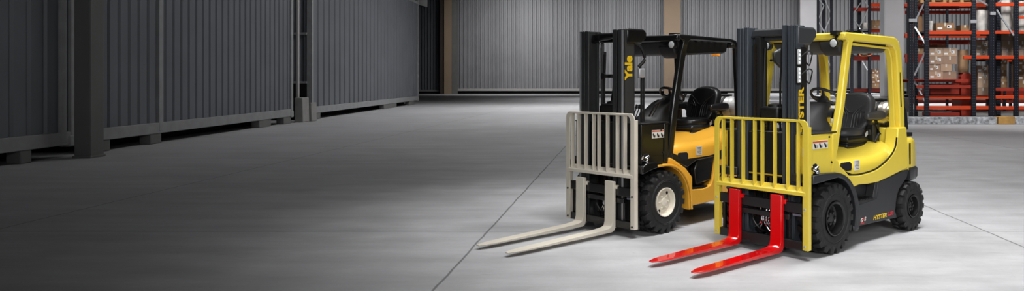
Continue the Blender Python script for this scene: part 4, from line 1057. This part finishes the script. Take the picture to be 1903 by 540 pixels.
make_forklift('forklift', 'bright yellow forklift with black wheels and long red forks', (1.59, 7.39), .825, 'H')
make_forklift('forklift', 'black and golden yellow forklift with cream wheels, forks and load backrest', (.02, 8.312), .754, 'Y')

# ------------------------------------------------------------------ light
def area(name, loc, size, power, rot=(0, 0, 0), sy=None, col=(1, 1, 1), spread=180):
    l = bpy.data.lights.new(name, 'AREA'); l.energy = power; l.shape = 'RECTANGLE'; l.size = size; l.size_y = sy or size; l.color = col; l.spread = R(spread)
    o = bpy.data.objects.new(name, l); COL.objects.link(o); o.location = loc; o.rotation_euler = rot; return o
def spot(name, loc, target, power, ang, blend, rad, col=(1, 1, 1)):
    l = bpy.data.lights.new(name, 'SPOT'); l.energy = power; l.spot_size = R(ang); l.spot_blend = blend; l.shadow_soft_size = rad; l.color = col
    o = bpy.data.objects.new(name, l); COL.objects.link(o); o.location = loc
    o.rotation_euler = (Vector(target) - Vector(loc)).to_track_quat('-Z', 'Y').to_euler(); return o
W = bpy.data.worlds.new('world'); S.world = W; W.use_nodes = True
W.node_tree.nodes['Background'].inputs[0].default_value = (.8, .85, .95, 1); W.node_tree.nodes['Background'].inputs[1].default_value = .06
# unseen overhead spots added, cones shaped to brighten trucks, floor and racks
spot('overhead_fill', (4.2, 8.5, 9.5), (3.6, 9.0, 0), 2900, 88, 1, 1.3)
spot('overhead_fill', (1.8, 4.8, 9.0), (2.6, 6.3, 0), 2300, 66, 1, 1.2)
spot('overhead_fill', (4.5, 17, 11), (3.5, 18, 0), 1900, 84, 1, 1.3)
spot('overhead_fill', (12, 17, 11), (11, 18, 0), 2300, 90, 1, 1.3)
spot('overhead_fill', (11, 22, 11), (14, 30, 2), 2300, 80, 1, 1.3)
spot('overhead_fill', (-1.8, 10.5, 9.5), (.4, 9.0, 0), 2100, 50, 1, 1.3)  # added on the left to lighten the floor around the forks
spot('overhead_fill', (14, 20, 11), (15.5, 29, 2), 4500, 70, 1, 1.3)
# fill spots added unseen behind the camera, no gate is built there
spot('fill_spot', (3.5, -5, 5.0), (4.3, 9, .9), 3000, 50, 1, 1.6)
spot('fill_spot', (-2.5, -4, 4.2), (1.4, 7.5, 1.3), 1400, 26, 1, 1.6)  # added to put highlights on the front of the masts
spot('fill_spot', (1.5, -5, 5.0), (-11.6, 16, 3.2), 1500, 24, 1, 1.2)  # added to lift the camera-side faces of column and containers
area('overhead_fill', (-4.5, 19, 12), 3, 75, (0, R(-4), 0), 9, spread=95)  # weak unseen area lights added over the left floor
area('overhead_fill', (-2.6, 9, 12), 2, 22, (0, 0, 0), 4, spread=95)
for x, y, e in ((2, 31, 400), (12, 38, 900), (22, 40, 900), (2, 48, 420), (16, 54, 1400), (30, 54, 1400), (0, 64, 420)):
    area('overhead_fill', (x, y, 12.4), 4, e, (0, 0, 0), 4, spread=100)  # unseen area lights added over the far hall
for x in (-12, 0, 10, 20, 30, 42):
    area('wall_fill', (x, 79, 12.2), 8, {-12: 620, 0: 430}.get(x, 380), (R(48), 0, 0), 2, spread=120)  # unseen lights added to brighten the back wall
area('overhead_fill', (-3, 33, 12.2), 3, 560, (0, R(42), 0), 22, spread=120)  # added and tilted to brighten the container row
area('overhead_fill', (-4, 44, 12.4), 5, 800, (0, 0, 0), 8, spread=120)  # unseen area light added above the far left side
S.view_settings.view_transform = 'Standard'; S.view_settings.look = 'None'; S.view_settings.exposure = 0; S.view_settings.gamma = 1; S.view_settings.use_curve_mapping = False
S.cycles.max_bounces = 6; S.cycles.use_denoising = True; S.cycles.transparent_max_bounces = 12
